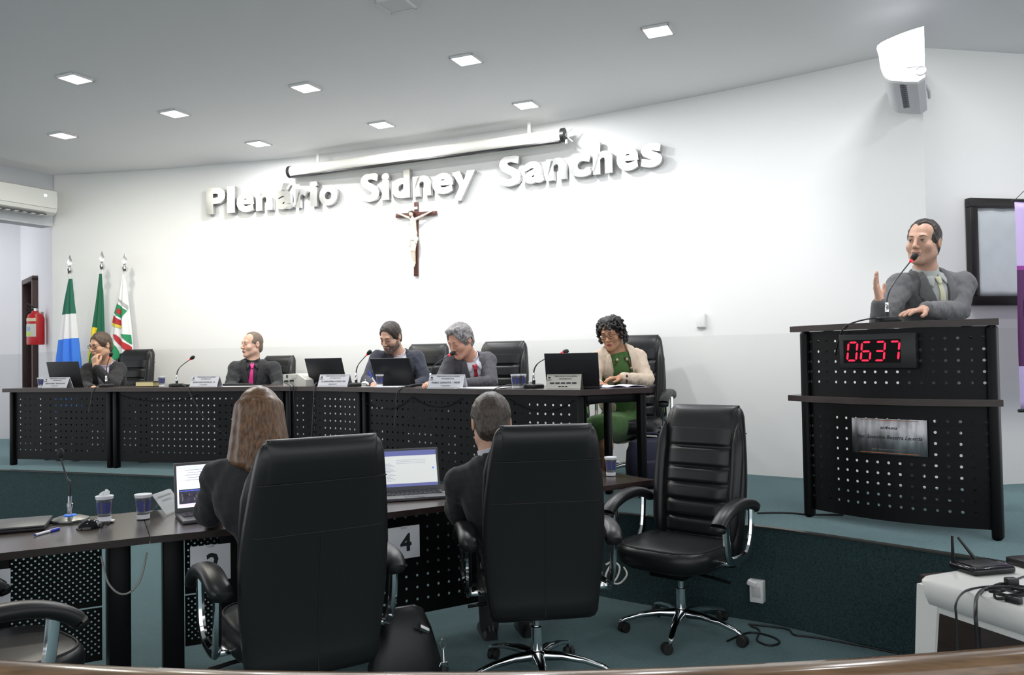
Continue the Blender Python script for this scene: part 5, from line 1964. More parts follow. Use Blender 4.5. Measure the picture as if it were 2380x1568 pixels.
        cnt = np.zeros(len(I))
        cor = [(x, y, z) for x in (0, 1) for y in (0, 1) for z in (0, 1)]
        val = {q: np.clip(D[I[:, 0] + q[0], I[:, 1] + q[1], I[:, 2] + q[2]], -0.05, 0.05) for q in cor}
        sg = {q: S[I[:, 0] + q[0], I[:, 1] + q[1], I[:, 2] + q[2]] for q in cor}
        for a in cor:
            for i in range(3):
                if a[i] == 0:
                    b_ = tuple(1 if j == i else a[j] for j in range(3))
                    m = sg[a] != sg[b_]
                    da, db = val[a], val[b_]
                    t = np.where(np.abs(da - db) > 1e-9, da / (da - db + 1e-12), 0.5)
                    t = np.clip(t, 0, 1)
                    w = m.astype(float)
                    for j in range(3):
                        pos[:, j] += w * (a[j] + (t if j == i else 0))
                    cnt += w
        pos = (pos / np.maximum(cnt, 1)[:, None] + I) * s.h + s.lo
        F = []
        for ax_ in range(3):
            u, v = (ax_ + 1) % 3, (ax_ + 2) % 3
            sa = [slice(1, -1)] * 3
            sb = [slice(1, -1)] * 3
            sa[ax_] = slice(0, -1)
            sb[ax_] = slice(1, None)
            A, B = S[tuple(sa)], S[tuple(sb)]
            E = np.argwhere(A != B)
            if len(E) == 0:
                continue
            fl = A[E[:, 0], E[:, 1], E[:, 2]]
            E = E + np.array([0 if i == ax_ else 1 for i in range(3)])
            q = []
            for du, dw in ((-1, -1), (0, -1), (0, 0), (-1, 0)):
                e = E.copy()
                e[:, u] += du
                e[:, v] += dw
                q.append(idx[e[:, 0], e[:, 1], e[:, 2]])
            q = np.stack(q, 1)
            q[~fl] = q[~fl][:, ::-1]
            F.append(q)
        F = np.concatenate(F)
        F = F[(F >= 0).all(1)]
        return pos, F


def grid_obj(name, pos, F, m, parent):
    me = bpy.data.meshes.new(name)
    me.vertices.add(len(pos))
    me.vertices.foreach_set('co', pos.astype(np.float32).ravel())
    me.loops.add(len(F) * 4)
    me.loops.foreach_set('vertex_index', F.astype(np.int32).ravel())
    me.polygons.add(len(F))
    me.polygons.foreach_set('loop_start', np.arange(0, len(F) * 4, 4, dtype=np.int32))
    me.update()
    me.validate()
    me.shade_smooth()
    return obj(name, me, m, parent)


def tree_of(pos, F):
    return BVHTree.FromPolygons([tuple(p) for p in pos], [tuple(int(i) for i in f) for f in F])


def unit_(v):
    v = np.array(v, float)
    return v / (np.linalg.norm(v) + 1e-12)


def add_hand(s, w, d, n, side, curl=0.35, spread=0.10, thumb=0.9, sc=1.0):
    """w wrist, d towards the fingers, n out of the palm, side towards the thumb"""
    w, d = np.array(w, float), unit_(d)
    n = unit_(np.array(n, float) - d * float(np.dot(n, d)))
    sd = unit_(np.cross(d, n))
    if np.dot(sd, side) < 0:
        sd = -sd
    k = 0.010
    s.cap(w - d * 0.03 * sc, w + d * 0.02 * sc, 0.025 * sc, 0.024 * sc, 0.02)
    for o in (-0.026, -0.009, 0.009, 0.026):
        s.cap(w + d * 0.018 * sc + sd * o * 0.7 * sc, w + d * 0.088 * sc + sd * o * sc, 0.0145 * sc, 0.0125 * sc, k)
    for i, (o, L) in enumerate(((0.030, 0.070), (0.010, 0.078), (-0.010, 0.073), (-0.030, 0.058))):
        p = w + d * (0.088 - 0.004 * (i == 3)) * sc + sd * o * sc
        ang = 0.0
        dirn = unit_(d + sd * spread * (1.2 - i) * 0.8)
        for j, fr in enumerate((0.45, 0.30, 0.25)):
            ang += curl * (0.75 if j == 0 else 1.0) * (1 + 0.08 * i)
            dd = dirn * math.cos(ang) + n * math.sin(ang)
            q = p + dd * L * fr * sc
            s.cap(p, q, (0.0096 - 0.0008 * j) * sc, (0.0090 - 0.0010 * j) * sc, 0.003)
            p = q
    p = w + d * 0.030 * sc + sd * 0.026 * sc + n * 0.006 * sc
    t1 = unit_(d * 0.65 + sd * thumb * 0.75 + n * 0.30)
    q = p + t1 * 0.042 * sc
    s.cap(w + d * 0.02 * sc + sd * 0.012 * sc, q, 0.015 * sc, 0.0115 * sc, 0.010)
    t2 = unit_(d * 0.9 + sd * thumb * 0.35 + n * 0.30)
    s.cap(q, q + t2 * 0.032 * sc, 0.0108 * sc, 0.0092 * sc, 0.004)


def head_matrix(c, yaw, pitch, roll, sc):
    R = Matrix.Rotation(yaw, 3, 'Z') @ Matrix.Rotation(pitch, 3, 'X') @ Matrix.Rotation(roll, 3, 'Y')
    M = Matrix.Translation(c) @ R.to_4x4() @ Matrix.Scale(sc, 4)
    return M, np.array(R)


SKIN = {}


def skin(name, col):
    return mat(name, col, 0.48, noise=(18, 0.10), spec=0.35)


def person(cfg):
    o3 = Vector(cfg['origin'])
    G = lambda v: np.array(Vector(v) - o3, float)
    t = thing('person', cfg['label'], 'person', o3)
    h = cfg.get('h', 0.0045)
    hc = G(cfg['head'])
    sc = cfg.get('hs', 1.0)
    HM, R = head_matrix(Vector(hc), cfg['yaw'], cfg['pitch'], cfg.get('roll', 0), sc)
    hp = lambda x, y, z: np.array(HM @ Vector((x, y, z)))
    J = {k: G(cfg[k]) for k in ('neck', 'chest', 'hip', 'shL', 'shR', 'elL', 'elR', 'wrL', 'wrR')}
    allp = np.array([hc + 0.15, hc - 0.15] + list(J.values()))
    lo, hi = allp.min(0) - 0.24, allp.max(0) + 0.24
    lo[2] = max(lo[2], J['hip'][2] - 0.22)
    # ---- body (one continuous skin mesh: head, neck, trunk, arms, hands)
    s = SDF(lo, hi, h)
    e = lambda c, r, k=0.02, sub=False: s.ell(hp(*c), np.array(r) * sc, R, k * sc, sub)
    cp = lambda a, b_, ra, rb=None, k=0.012: s.cap(hp(*a), hp(*b_), ra * sc, (rb or ra) * sc, k * sc)
    fw = cfg.get('jaw', 1.0)
    e((0, 0.012, 0.035), (0.075, 0.096, 0.090))
    e((0, -0.020, -0.035), (0.062 * fw, 0.070, 0.085), 0.03)
    for sx in (-1, 1):
        cp((sx * 0.050 * fw, 0.0, -0.062), (sx * 0.014, -0.066, -0.098), 0.020, 0.018, 0.03)
        e((sx * 0.040 * fw, -0.056, -0.026), (0.026, 0.026, 0.026), 0.02)
    e((0, -0.070, -0.100), (0.022, 0.020, 0.018), 0.02)
    cp((-0.032, -0.079, 0.027), (0.032, -0.079, 0.027), 0.0125, None, 0.02)
    for sx in (-1, 1):
        e((sx * 0.031, -0.101, 0.008), (0.017, 0.015, 0.0105), 0.010, True)
        e((sx * 0.031, -0.078, 0.009), (0.0135, 0.0125, 0.0125), 0.004)
    cp((0, -0.088, 0.018), (0, -0.109, -0.024), 0.0075, 0.0115, 0.010)
    e((0, -0.110, -0.028), (0.0115, 0.011, 0.0095), 0.006)
    for sx in (-1, 1):
        e((sx * 0.0115, -0.099, -0.031), (0.0085, 0.010, 0.0075), 0.006)
    cp((-0.018, -0.0885, -0.057), (0.018, -0.0885, -0.057), 0.0075, None, 0.008)
    cp((-0.016, -0.0885, -0.068), (0.016, -0.0885, -0.068), 0.0080, None, 0.006)
    for sx in (-1, 1):
        e((sx * 0.079, 0.018, 0.0), (0.008, 0.018, 0.031), 0.006)
        e((sx * 0.086, 0.010, 0.002), (0.006, 0.009, 0.016), 0.004, True)
    nb = J['neck']
    s.cap(hp(0, 0.022, -0.055), nb, 0.054 * sc * cfg.get('neckw', 1.0), 0.060 * cfg.get('neckw', 1.0), 0.03)
    s.cap(J['hip'], J['chest'], 0.115, 0.11, 0.03)
    s.cap(J['chest'], nb, 0.10, 0.055, 0.04)
    if cfg.get('inner'):
        s.ell(J['chest'] + np.array([0, 0, 0.03]), (0.15, 0.105, 0.16), None, 0.05)
    hands = cfg.get('hands', {})
    for S_ in 'LR':
        sh, el, wr = J['sh' + S_], J['el' + S_], J['wr' + S_]
        s.cap(nb * 0.4 + J['chest'] * 0.6, sh, 0.06, 0.045, 0.03)
        s.cap(sh, el, 0.044, 0.038, 0.02)
        s.cap(el, wr, 0.038, 0.027, 0.015)
        if S_ in hands:
            hd = hands[S_]
            add_hand(s, wr, hd['d'], hd['n'], hd['side'], hd.get('curl', 0.35), hd.get('spread', 0.1), hd.get('thumb', 0.9), hd.get('sc', 1.0))
        else:
            add_hand(s, wr, wr - el, (0, 0, -1), (0, -1, 0.2), 0.35)
    pos, F = s.mesh()
    body = grid_obj('body', pos, F, cfg['skin'], t)
    bt = tree_of(pos, F)
    # ---- facial features laid on the skin
    if cfg.get('face', True):
        dark = cfg.get('brow', INK)
        fr_ = HM.copy()

        def feat(nm, poly, m, off, parent=body, cuts=1, solid=0.0):
            mb = conform(bt, poly, fr_, off, cuts, start=0.3, reach=0.30)
            if mb.f:
                mb.build(nm, m, parent, 80)
        down = cfg.get('eyes', 'open') == 'down'
        for sx in (-1, 1):
            cx = sx * 0.031
            if not down:
                feat('eye', [(cx + 0.0120 * math.cos(a), 0.0080 + 0.0042 * math.sin(a)) for a in [2 * PI * k / 12 for k in range(12)]], mat('eye_white', (0.42, 0.38, 0.35), 0.3), 0.0008)
                ix = cx + cfg.get('gaze', 0.0)
                feat('iris', [(ix + 0.0052 * math.cos(a), 0.0082 + 0.0044 * math.sin(a)) for a in [2 * PI * k / 10 for k in range(10)]], mat('iris_dark', (0.02, 0.012, 0.008), 0.2), 0.0014)
                feat('eyelid', [(cx - 0.0145, 0.0075), (cx - 0.007, 0.0115), (cx + 0.007, 0.0115), (cx + 0.0145, 0.0075), (cx + 0.007, 0.0145), (cx - 0.007, 0.0145)], cfg.get('lid', dark), 0.0016)
            else:
                feat('eyelashes', [(cx - 0.0145, 0.0050), (cx - 0.006, 0.0015), (cx + 0.006, 0.0015), (cx + 0.0145, 0.0050), (cx + 0.006, -0.0018), (cx - 0.006, -0.0018)], dark, 0.0012)
            zz = 0.027
            feat('eyebrow', [(cx - sx * 0.018, zz - 0.001), (cx - sx * 0.014, zz + 0.0055), (cx + sx * 0.006, zz + 0.0085), (cx + sx * 0.021, zz + 0.001), (cx + sx * 0.006, zz + 0.003)], dark, 0.0016)
        lip = cfg.get('lip', mat('lip_rose', (0.30, 0.105, 0.085), 0.45))
        sm = 0.004 if cfg.get('smile') else 0.0
        feat('lips', [(-0.025, -0.062 + sm), (-0.010, -0.056), (0.0, -0.0575), (0.010, -0.056), (0.025, -0.062 + sm), (0.010, -0.0725), (-0.010, -0.0725)], lip, 0.0010, cuts=2)
        if cfg.get('smile'):
            feat('teeth', [(-0.016, -0.0615), (0.016, -0.0615), (0.009, -0.0665), (-0.009, -0.0665)], mat('teeth', (0.7, 0.68, 0.62), 0.3), 0.0018)
        else:
            feat('mouth_line', [(-0.022, -0.0632), (0.022, -0.0632), (0.012, -0.0652), (-0.012, -0.0652)], mat('mouth_dark', (0.10, 0.03, 0.028), 0.6), 0.0016)
    # ---- hair
    hs_ = SDF(hc - 0.26, hc + 0.26, cfg.get('hair_h', 0.0045))
    he = lambda c, r, k=0.01, sub=False: hs_.ell(hp(*c), np.array(r) * sc, R, k * sc, sub)
    style = cfg.get('hair', 'short')
    if style in ('short', 'thin', 'volume', 'back'):
        g = {'short': 0.0085, 'thin': 0.0035, 'volume': 0.015, 'back': 0.011}[style]
        he((0, 0.014, 0.036), (0.075 + g, 0.096 + g, 0.090 + g))
        he((0, 0.050, -0.030), (0.062 + g * 0.6, 0.055 + g * .6, 0.060), 0.02)
        if style == 'volume':
            he((0, -0.045, 0.105), (0.055, 0.05, 0.030), 0.02)
        fz = cfg.get('hairline', 0.070)
        # clear the face, the ears and the neck
        he((0, -0.115, fz - 0.125), (0.088, 0.105, 0.125), 0.006, True)
        for sx in (-1, 1):
            if cfg.get('recede'):
                he((sx * 0.042, -0.090, 0.070), (0.032, 0.062, 0.044), 0.03, True)
            he((sx * 0.085, 0.022, -0.018), (0.030, 0.030, 0.036), 0.004, True)
        hs_.rough({'thin': 0.0012, 'volume': 0.005}.get(style, 0.0024), 110.0, 1.0)
        hs_.half(hp(0, 0.05, -0.072 + cfg.get('nape', 0)), R @ np.array([0, -0.25, -1.0]), 0.0)
    elif style == 'long':
        he((0, 0.014, 0.040), (0.088, 0.106, 0.098))
        for a, rr, dz in [(k * 2 * PI / 14, 0.088, 0) for k in range(14)]:
            if math.sin(a) < -0.62:
                continue
            x0, y0 = 0.074 * math.cos(a), 0.012 + 0.088 * math.sin(a)
            hs_.cap(hp(x0, y0, 0.05), hp(x0 * 1.35, y0 * 1.12 + 0.01, -0.19 + 0.02 * math.sin(3 * a)), 0.026 * sc, 0.030 * sc, 0.020)
        he((0, -0.105, -0.06), (0.062, 0.085, 0.115), 0.01, True)
        hs_.rough(0.0010, 75.0, 0.4)
    elif style == 'curly':
        rn_ = random.Random(11)
        he((0, 0.020, 0.040), (0.088, 0.098, 0.094))
        for _ in range(620):
            a = rn_.uniform(0, 2 * PI)
            zz = rn_.uniform(-0.085, 0.115)
            rad = 0.100 * math.sqrt(max(0.05, 1 - max(0, (zz - 0.02) / 0.115) ** 2)) + rn_.uniform(-0.006, 0.012)
            x0, y0 = rad * math.cos(a) * 1.02, 0.018 + rad * math.sin(a) * 1.05
            if y0 < -0.045 and zz < 0.055:
                continue
            if y0 < -0.02 and zz < -0.05:
                continue
            b_ = rn_.uniform(0.007, 0.0125)
            he((x0, y0, zz), (b_, b_, b_), 0.004)
        hs_.rough(0.004, 190.0, 2.0)
        he((0, -0.120, -0.045), (0.064, 0.105, 0.105), 0.008, True)
    hpos, hF = hs_.mesh()
    if len(hF):
        grid_obj('hair', hpos, hF, cfg['hairmat'], t)
    if cfg.get('beard'):
        b_ = SDF(hc - 0.2, hc + 0.2, 0.0045)
        be = lambda c, r, k=0.01, sub=False: b_.ell(hp(*c), np.array(r) * sc, R, k * sc, sub)
        be((0, -0.022, -0.037), (0.066, 0.073, 0.086))
        for sx in (-1, 1):
            b_.cap(hp(sx * 0.050, 0.0, -0.062), hp(sx * 0.014, -0.068, -0.099), 0.024 * sc, 0.022 * sc, 0.03)
        be((0, -0.073, -0.101), (0.026, 0.024, 0.022), 0.02)
        be((0, -0.05, 0.055), (0.12, 0.12, 0.088), 0.004, True)
        be((0, -0.115, -0.063), (0.020, 0.030, 0.009), 0.004, True)
        b_.half(hp(0, 0.004, 0), R @ np.array([0, 1.0, -0.1]))
        q, f_ = b_.mesh()
        grid_obj('beard', q, f_, cfg['beard'], t)
    if cfg.get('glasses'):
        mb = MB(HM)
        for sx in (-1, 1):
            cx = sx * 0.032
            mb.tube([(cx + 0.025 * math.copysign(abs(math.cos(a)) ** .6, math.cos(a)), -0.104 + 0.010 * (abs(cx + 0.02 * math.cos(a)) / 0.05) ** 2, 0.004 + 0.017 * math.copysign(abs(math.sin(a)) ** .6, math.sin(a))) for a in [2 * PI * k / 20 for k in range(20)]], 0.0020, 6, closed=True)
            mb.tube([(sx * 0.057, -0.092, 0.010), (sx * 0.078, -0.04, 0.012), (sx * 0.082, 0.016, 0.010), (sx * 0.080, 0.03, -0.01)], 0.0020, 6)
        mb.tube([(-0.008, -0.107, 0.008), (0, -0.109, 0.010), (0.008, -0.107, 0.008)], 0.0018, 6)
        mb.build('glasses', cfg['glasses'], t, 60)
    # ---- jacket
    up = unit_(nb - J['hip'])
    side0 = unit_(J['shL'] - J['shR'])
    side = unit_(side0 - up * np.dot(side0, up))
    fwd = unit_(np.cross(side, up))
    if cfg.get('fwd') is not None and np.dot(fwd, np.array(cfg['fwd'])) < 0:
        fwd = -fwd
    T = np.stack([side, -fwd, up], 1)
    # side is towards the sitter's left hand; for a figure facing -Y that is +X
    jl = SDF(lo - 0.02, hi + 0.02, cfg.get('jh', 0.0065))
    fat = cfg.get('fat', 1.0)
    ch, hip = J['chest'], J['hip']
    jl.ell(ch, (0.178 * fat, 0.122 * fat, 0.20), T, 0.05)
    jl.ell((ch + hip) / 2, (0.168 * fat, 0.128 * fat, 0.20), T, 0.05)
    jl.ell(hip, (0.180 * fat, 0.140 * fat, 0.15), T, 0.05)
    jl.cap(nb - up * 0.035, nb - up * 0.10, 0.075, 0.10, 0.05)
    af = cfg.get('arm', 1.0)
    for S_ in 'LR':
        jl.cap(nb - up * 0.045, J['sh' + S_], 0.062, 0.062 * af, 0.04)
    tq, tF = jl.mesh()
    jt = tree_of(tq, tF)
    if cfg.get('shirt'):
        jl.cap(nb + up * 0.018 - fwd * 0.062, nb + up * 0.010 - fwd * 0.055 + side * 0.035, 0.020, 0.020, 0.03)
        jl.cap(nb + up * 0.018 - fwd * 0.062, nb + up * 0.010 - fwd * 0.055 - side * 0.035, 0.020, 0.020, 0.03)
    if cfg.get('shirt'):
        jl.wedge(nb, T, cfg.get('vdepth', 0.30), 0.012, 0.012 + 0.052 * cfg.get('vw', 1.0))
    elif cfg.get('open_front'):
        jl.wedge(nb, T, 0.62, cfg['open_front'][0], cfg['open_front'][1], 0.03)
    for S_ in 'LR':
        sh, el, wr = J['sh' + S_], J['el' + S_], J['wr' + S_]
        jl.cap(sh, sh * 0.5 + el * 0.5, 0.066 * af, 0.062 * af, 0.03)
        jl.cap(sh * 0.5 + el * 0.5, el, 0.062 * af, 0.055 * af, 0.008)
        w2 = wr - unit_(wr - el) * 0.012
        jl.cap(el, w2, 0.055 * af, 0.041 * af, 0.008)
        # sleeve creases
        dd = unit_(el - sh)
        for u, rr in ((0.62, 0.008), (0.80, 0.009), (0.93, 0.008)):
            c = sh + (el - sh) * u
            x_ = unit_(np.cross(dd, fwd + up * 0.3))
            jl.cap(c - x_ * 0.045 + fwd * 0.028, c + x_ * 0.04 + dd * 0.03 + fwd * 0.028, rr * 2.6, rr, 0.02)
    jl.cap(nb - up * 0.06 + fwd * 0.0, hp(0, 0.03, -0.06), 0.064 * cfg.get('neckw', 1.0), 0.075, 0.012, True)
    jl.rough(cfg.get('wrinkle', 0.0042), 62.0, hc[0] * 9)
    jp, jF = jl.mesh()
    grid_obj(cfg.get('top_name', 'jacket'), jp, jF, cfg['jacket'], t)
    if cfg.get('shirt') or cfg.get('inner'):
        sh_ = SDF(lo, hi, 0.0065)
        g = 0.010
        sh_.ell(ch, (0.178 * fat - g, 0.122 * fat - g, 0.20), T, 0.05)
        sh_.ell((ch + hip) / 2, (0.168 * fat - g, 0.128 * fat - g, 0.20), T, 0.05)
        if cfg.get('inner'):
            sh_.ell(ch + fwd * 0.045 - up * 0.01, (0.14, 0.085, 0.10), T, 0.05)
            sh_.half(nb - up * 0.062 , up + fwd * -0.9, 0.0)
        else:
            sh_.cap(nb - up * 0.02 + fwd * 0.006, nb - up * 0.10 + fwd * 0.01, 0.064 * cfg.get('neckw', 1.0), 0.095, 0.05)
            sh_.half(nb + up * 0.012, up + fwd * 0.25, 0.0)
        q_, f_ = sh_.mesh()
        grid_obj('dress_top' if cfg.get('inner') else 'shirt', q_, f_, cfg.get('inner') or cfg['shirt'], t)
        st = tree_of(q_, f_)
    else:
        st = jt
    FR_ = Matrix(((side[0], -fwd[0], up[0], 0), (side[1], -fwd[1], up[1], 0), (side[2], -fwd[2], up[2], 0), (0, 0, 0, 1)))
    # for conform: X to the sitter's left, Y into the chest, Z up the spine
    FR_.translation = Vector(nb)

    def lay(nm, poly, m, off, parent=None, cuts=3, solid=0.0, under=False):
        mb = conform(st if under else jt, poly, FR_, off, cuts, start=0.5, reach=0.62)
        if mb.f:
            mb.build(nm, m, parent or t, 60, solid=solid)
    if cfg.get('shirt'):
        D_ = cfg.get('vdepth', 0.30)
        vw = cfg.get('vw', 1.0)
        for sx in (-1, 1):
            lay('lapel', [(sx * 0.056 * vw, 0.030), (sx * 0.088 * vw, 0.020), (sx * 0.122 * vw, -0.085), (sx * 0.094 * vw, -0.094), (sx * 0.112 * vw, -0.115), (sx * 0.020, -D_ - 0.015), (sx * 0.008, -D_ + 0.008), (sx * (0.012 + 0.052 * vw * 0.45), -D_ * 0.55), (sx * (0.012 + 0.052 * vw * 0.86), -0.04)], cfg['lapel'], 0.005, cuts=4, solid=0.007)
        # collar band and wings
        mb = MB()
        rings = []
        cz = nb + up * 0.028
        for k in range(24):
            a = 2 * PI * k / 24
            dr = side * math.cos(a) + fwd * math.sin(a)
            dip = -0.016 * max(0, math.sin(a)) ** 2 + 0.010 * max(0, -math.sin(a))
            ce = cz + up * dip + dr * (0.0655 * cfg.get('neckw', 1.0))
            rings.append([ce + dr * -0.003 - up * 0.026, ce + dr * 0.004 - up * 0.028, ce + dr * 0.001 + up * 0.012, ce + dr * -0.004 + up * 0.012])
        mb.loft(rings, loop=True)
        mb.build('shirt_collar', cfg['shirt'], t, 60)
        for sx in (-1, 1):
            lay('collar_wing', [(sx * 0.012, -0.006), (sx * 0.058 * vw, 0.022), (sx * 0.068 * vw, -0.022), (sx * 0.046 * vw, -0.062)], cfg['shirt'], 0.012, cuts=2, solid=0.004, under=True)
    if cfg.get('tie'):
        ts = cfg.get('tie_shift', 0.0)
        D_ = cfg.get('vdepth', 0.30) - 0.01
        lay('tie_knot', [(-0.019, -0.008), (0.019, -0.008), (0.011, -0.048), (-0.011, -0.048)], cfg['tie'], 0.014, cuts=2, solid=0.008, under=True)
        lay('tie', [(-0.011, -0.046), (0.011, -0.046), (0.028 + ts * .6, -D_ * 0.75), (0.030 + ts, -D_), (-0.026 + ts, -D_), (-0.026 + ts * .6, -D_ * 0.75)], cfg['tie'], 0.006, cuts=4, solid=0.005, under=True)
    for S_ in cfg.get('cuffs', ''):
        el, wr = J['el' + S_], J['wr' + S_]
        d = unit_(wr - el)
        mb = MB()
        mb.tube([wr - d * 0.03, wr + d * 0.006], [0.035, 0.034], 16)
        mb.build('cuff', cfg['shirt'], t)
    # ---- legs
    if cfg.get('legs'):
        L = cfg['legs']
        pts = [G(v) for v in L.values()]
        al = np.array(pts + [hip])
        ls = SDF(al.min(0) - 0.22, al.max(0) + 0.22, 0.012)
        ls.ell(hip - up * 0.02, (0.175 * fat, 0.145 * fat, 0.13), T, 0.05)
        for S_ in 'LR':
            hj = hip + side * (0.085 if S_ == 'L' else -0.085) - up * 0.03
            kn, an = G(L['kn' + S_]), G(L['an' + S_])
            ls.cap(hj, kn, 0.092, 0.066, 0.04)
            ls.cap(kn, an, 0.066, 0.050, 0.02)
        q, f_ = ls.mesh()
        grid_obj('trousers', q, f_, cfg.get('pants', cfg['jacket']), t)
        for S_ in 'LR':
            an = G(L['an' + S_])
            kn = G(L['kn' + S_])
            ff = np.array([fwd[0], fwd[1], 0.0])
            ff = unit_(ff)
            mb = MB()
            b0 = np.array([an[0], an[1], an[2] - 0.045])
            rings = []
            for u, w, hh in ((-0.07, 0.030, 0.05), (-0.05, 0.038, 0.075), (0.02, 0.042, 0.085), (0.08, 0.046, 0.062), (0.14, 0.045, 0.048), (0.18, 0.032, 0.036), (0.195, 0.012, 0.02)):
                c = b0 + ff * u
                sx_ = np.array([-ff[1], ff[0], 0])
                rings.append([tuple(c + sx_ * w * math.cos(a) + np.array([0, 0, max(-0.0, hh * math.sin(a)) - 0.0])) for a in [2 * PI * k / 14 for k in range(14)]])
            mb.loft(rings)
            mb.build('shoe', BLACKP, t)
    return dict(t=t, HM=HM, R=R, nb=nb, st=st, up=up, side=side, fwd=fwd, FR=FR_, jt=jt, J=J, G=G, lay=lay, hp=hp, body=body, bt=bt)


def floor_below(p, z):
    return Vector((p[0], p[1], z))


def seated_legs(hip, fwd, floor, spread=0.10):
    f_ = Vector((fwd[0], fwd[1], 0)).normalized()
    s_ = Vector((-f_.y, f_.x, 0))
    out = {}
    for S_, k in (('L', 1), ('R', -1)):
        kn = Vector(hip) + f_ * 0.40 + s_ * k * spread
        kn = Vector((kn.x, kn.y, hip[2] - 0.02))
        out['kn' + S_] = kn
        out['an' + S_] = Vector((kn.x, kn.y, floor + 0.085)) + f_ * 0.03
    return out

# ------------------------------------------------------------------ the people
SK1 = skin('skin_tan', (0.56, 0.33, 0.22))
SK2 = skin('skin_fair', (0.64, 0.40, 0.30))
SK3 = skin('skin_brown', (0.46, 0.245, 0.145))
SK4 = skin('skin_light_tan', (0.58, 0.345, 0.25))
HAIR_BR = mat('hair_grey_brown', (0.075, 0.050, 0.032), 0.5, noise=(60, 0.5, (3, 3, 1)), bump=(160, 0.5))
HAIR_SHAVE = mat('hair_cropped', (0.16, 0.115, 0.085), 0.6, noise=(80, 0.3), bump=(220, 0.3))
HAIR_DK = mat('hair_dark', (0.034, 0.025, 0.021), 0.45, noise=(60, 0.5, (3, 3, 1)), bump=(160, 0.5))
HAIR_GR = mat('hair_silver', (0.21, 0.20, 0.20), 0.5, noise=(34, 0.75, (2, 2, 1)), bump=(120, 0.7))
HAIR_BK = mat('hair_black', (0.010, 0.009, 0.010), 0.45, bump=(140, 0.8))
HAIR_LONG = mat('hair_long_brown', (0.125, 0.066, 0.034), 0.36, noise=(14, 0.7, (9, 9, 0.10)))
BEARD = mat('beard_grey', (0.145, 0.105, 0.088), 0.7, noise=(70, 0.5), bump=(200, 0.4))
BROWD = mat('brow_dark', (0.05, 0.03, 0.022), 0.7)
BROWG = mat('brow_grey', (0.20, 0.13, 0.10), 0.7)


def cloth(name, col, rough=0.85, nz=0.2):
    return mat(name, col, rough, noise=(160, nz), bump=(16, 0.55, 0.012), sheen=0.1)


S_BLACK = cloth('suit_black', (0.017, 0.017, 0.019))
S_BLACK2 = cloth('suit_charcoal_black', (0.021, 0.022, 0.024))
S_NAVY = cloth('suit_navy', (0.030, 0.034, 0.050))
S_GREY = cloth('suit_dark_grey', (0.075, 0.073, 0.085))
S_GREY2 = cloth('suit_mid_grey', (0.125, 0.126, 0.130), nz=0.10)
S_BEIGE = cloth('blazer_beige', (0.62, 0.50, 0.39), nz=0.05)
L_BLACK = cloth('lapel_black', (0.022, 0.022, 0.025))
L_NAVY = cloth('lapel_navy', (0.034, 0.037, 0.052))
L_GREY = cloth('lapel_dark_grey', (0.080, 0.078, 0.088))
L_GREY2 = cloth('lapel_mid_grey', (0.135, 0.136, 0.14), nz=0.10)
L_BEIGE = cloth('lapel_beige', (0.64, 0.52, 0.41), nz=0.05)
SH_LILAC = mat('shirt_lilac', (0.58, 0.52, 0.66), 0.8)
SH_BLACK = mat('shirt_black', (0.024, 0.023, 0.026), 0.75)
SH_WHITE = mat('shirt_white', (0.74, 0.73, 0.80), 0.8)
SH_BLUE = mat('shirt_pale_blue', (0.62, 0.63, 0.70), 0.8)
SH_GREY = mat('shirt_pale_grey', (0.52, 0.54, 0.52), 0.8)
GREEN_D = cloth('dress_green', (0.045, 0.115, 0.026), nz=0.1)

# 1 man with his hand at his mouth
hip = at(246, 955, 8.42)
f1 = Vector((-0.30, -1, 0)).normalized()
P1 = person(dict(label='person in black suit and glasses resting a hand against the mouth', origin=floor_below(hip, DAIS), head=at(234, 803, 8.08), yaw=-0.46, pitch=0.20, roll=0.0, hs=1.03,
                 neck=at(245, 846, 8.17), chest=at(244, 880, 8.25), hip=hip, shL=at(277, 858, 8.22), shR=at(205, 860, 8.16), elL=at(262, 893, 7.98), wrL=at(223, 853, 7.93), elR=at(196, 897, 8.02), wrR=at(214, 902, 7.80),
                 hands={'L': dict(d=(-0.22, 0.10, 1.0), n=(0.35, 1.0, 0.1), side=(1, 0, 0), curl=0.75, spread=0.03, thumb=0.6), 'R': dict(d=(1, -0.2, 0), n=(0, 0, -1), side=(0, -1, 0), curl=0.3)},
                 skin=SK1, hairmat=HAIR_BR, hair='short', hairline=0.092, eyes='down', glasses=mat('glasses_black', (0.01, 0.01, 0.012), 0.3), brow=BROWD, jacket=S_BLACK, lapel=L_BLACK, shirt=SH_LILAC, vdepth=0.26, vw=0.9, tie=None, fat=1.12, neckw=1.08,
                 legs=seated_legs(hip, f1, DAIS)))
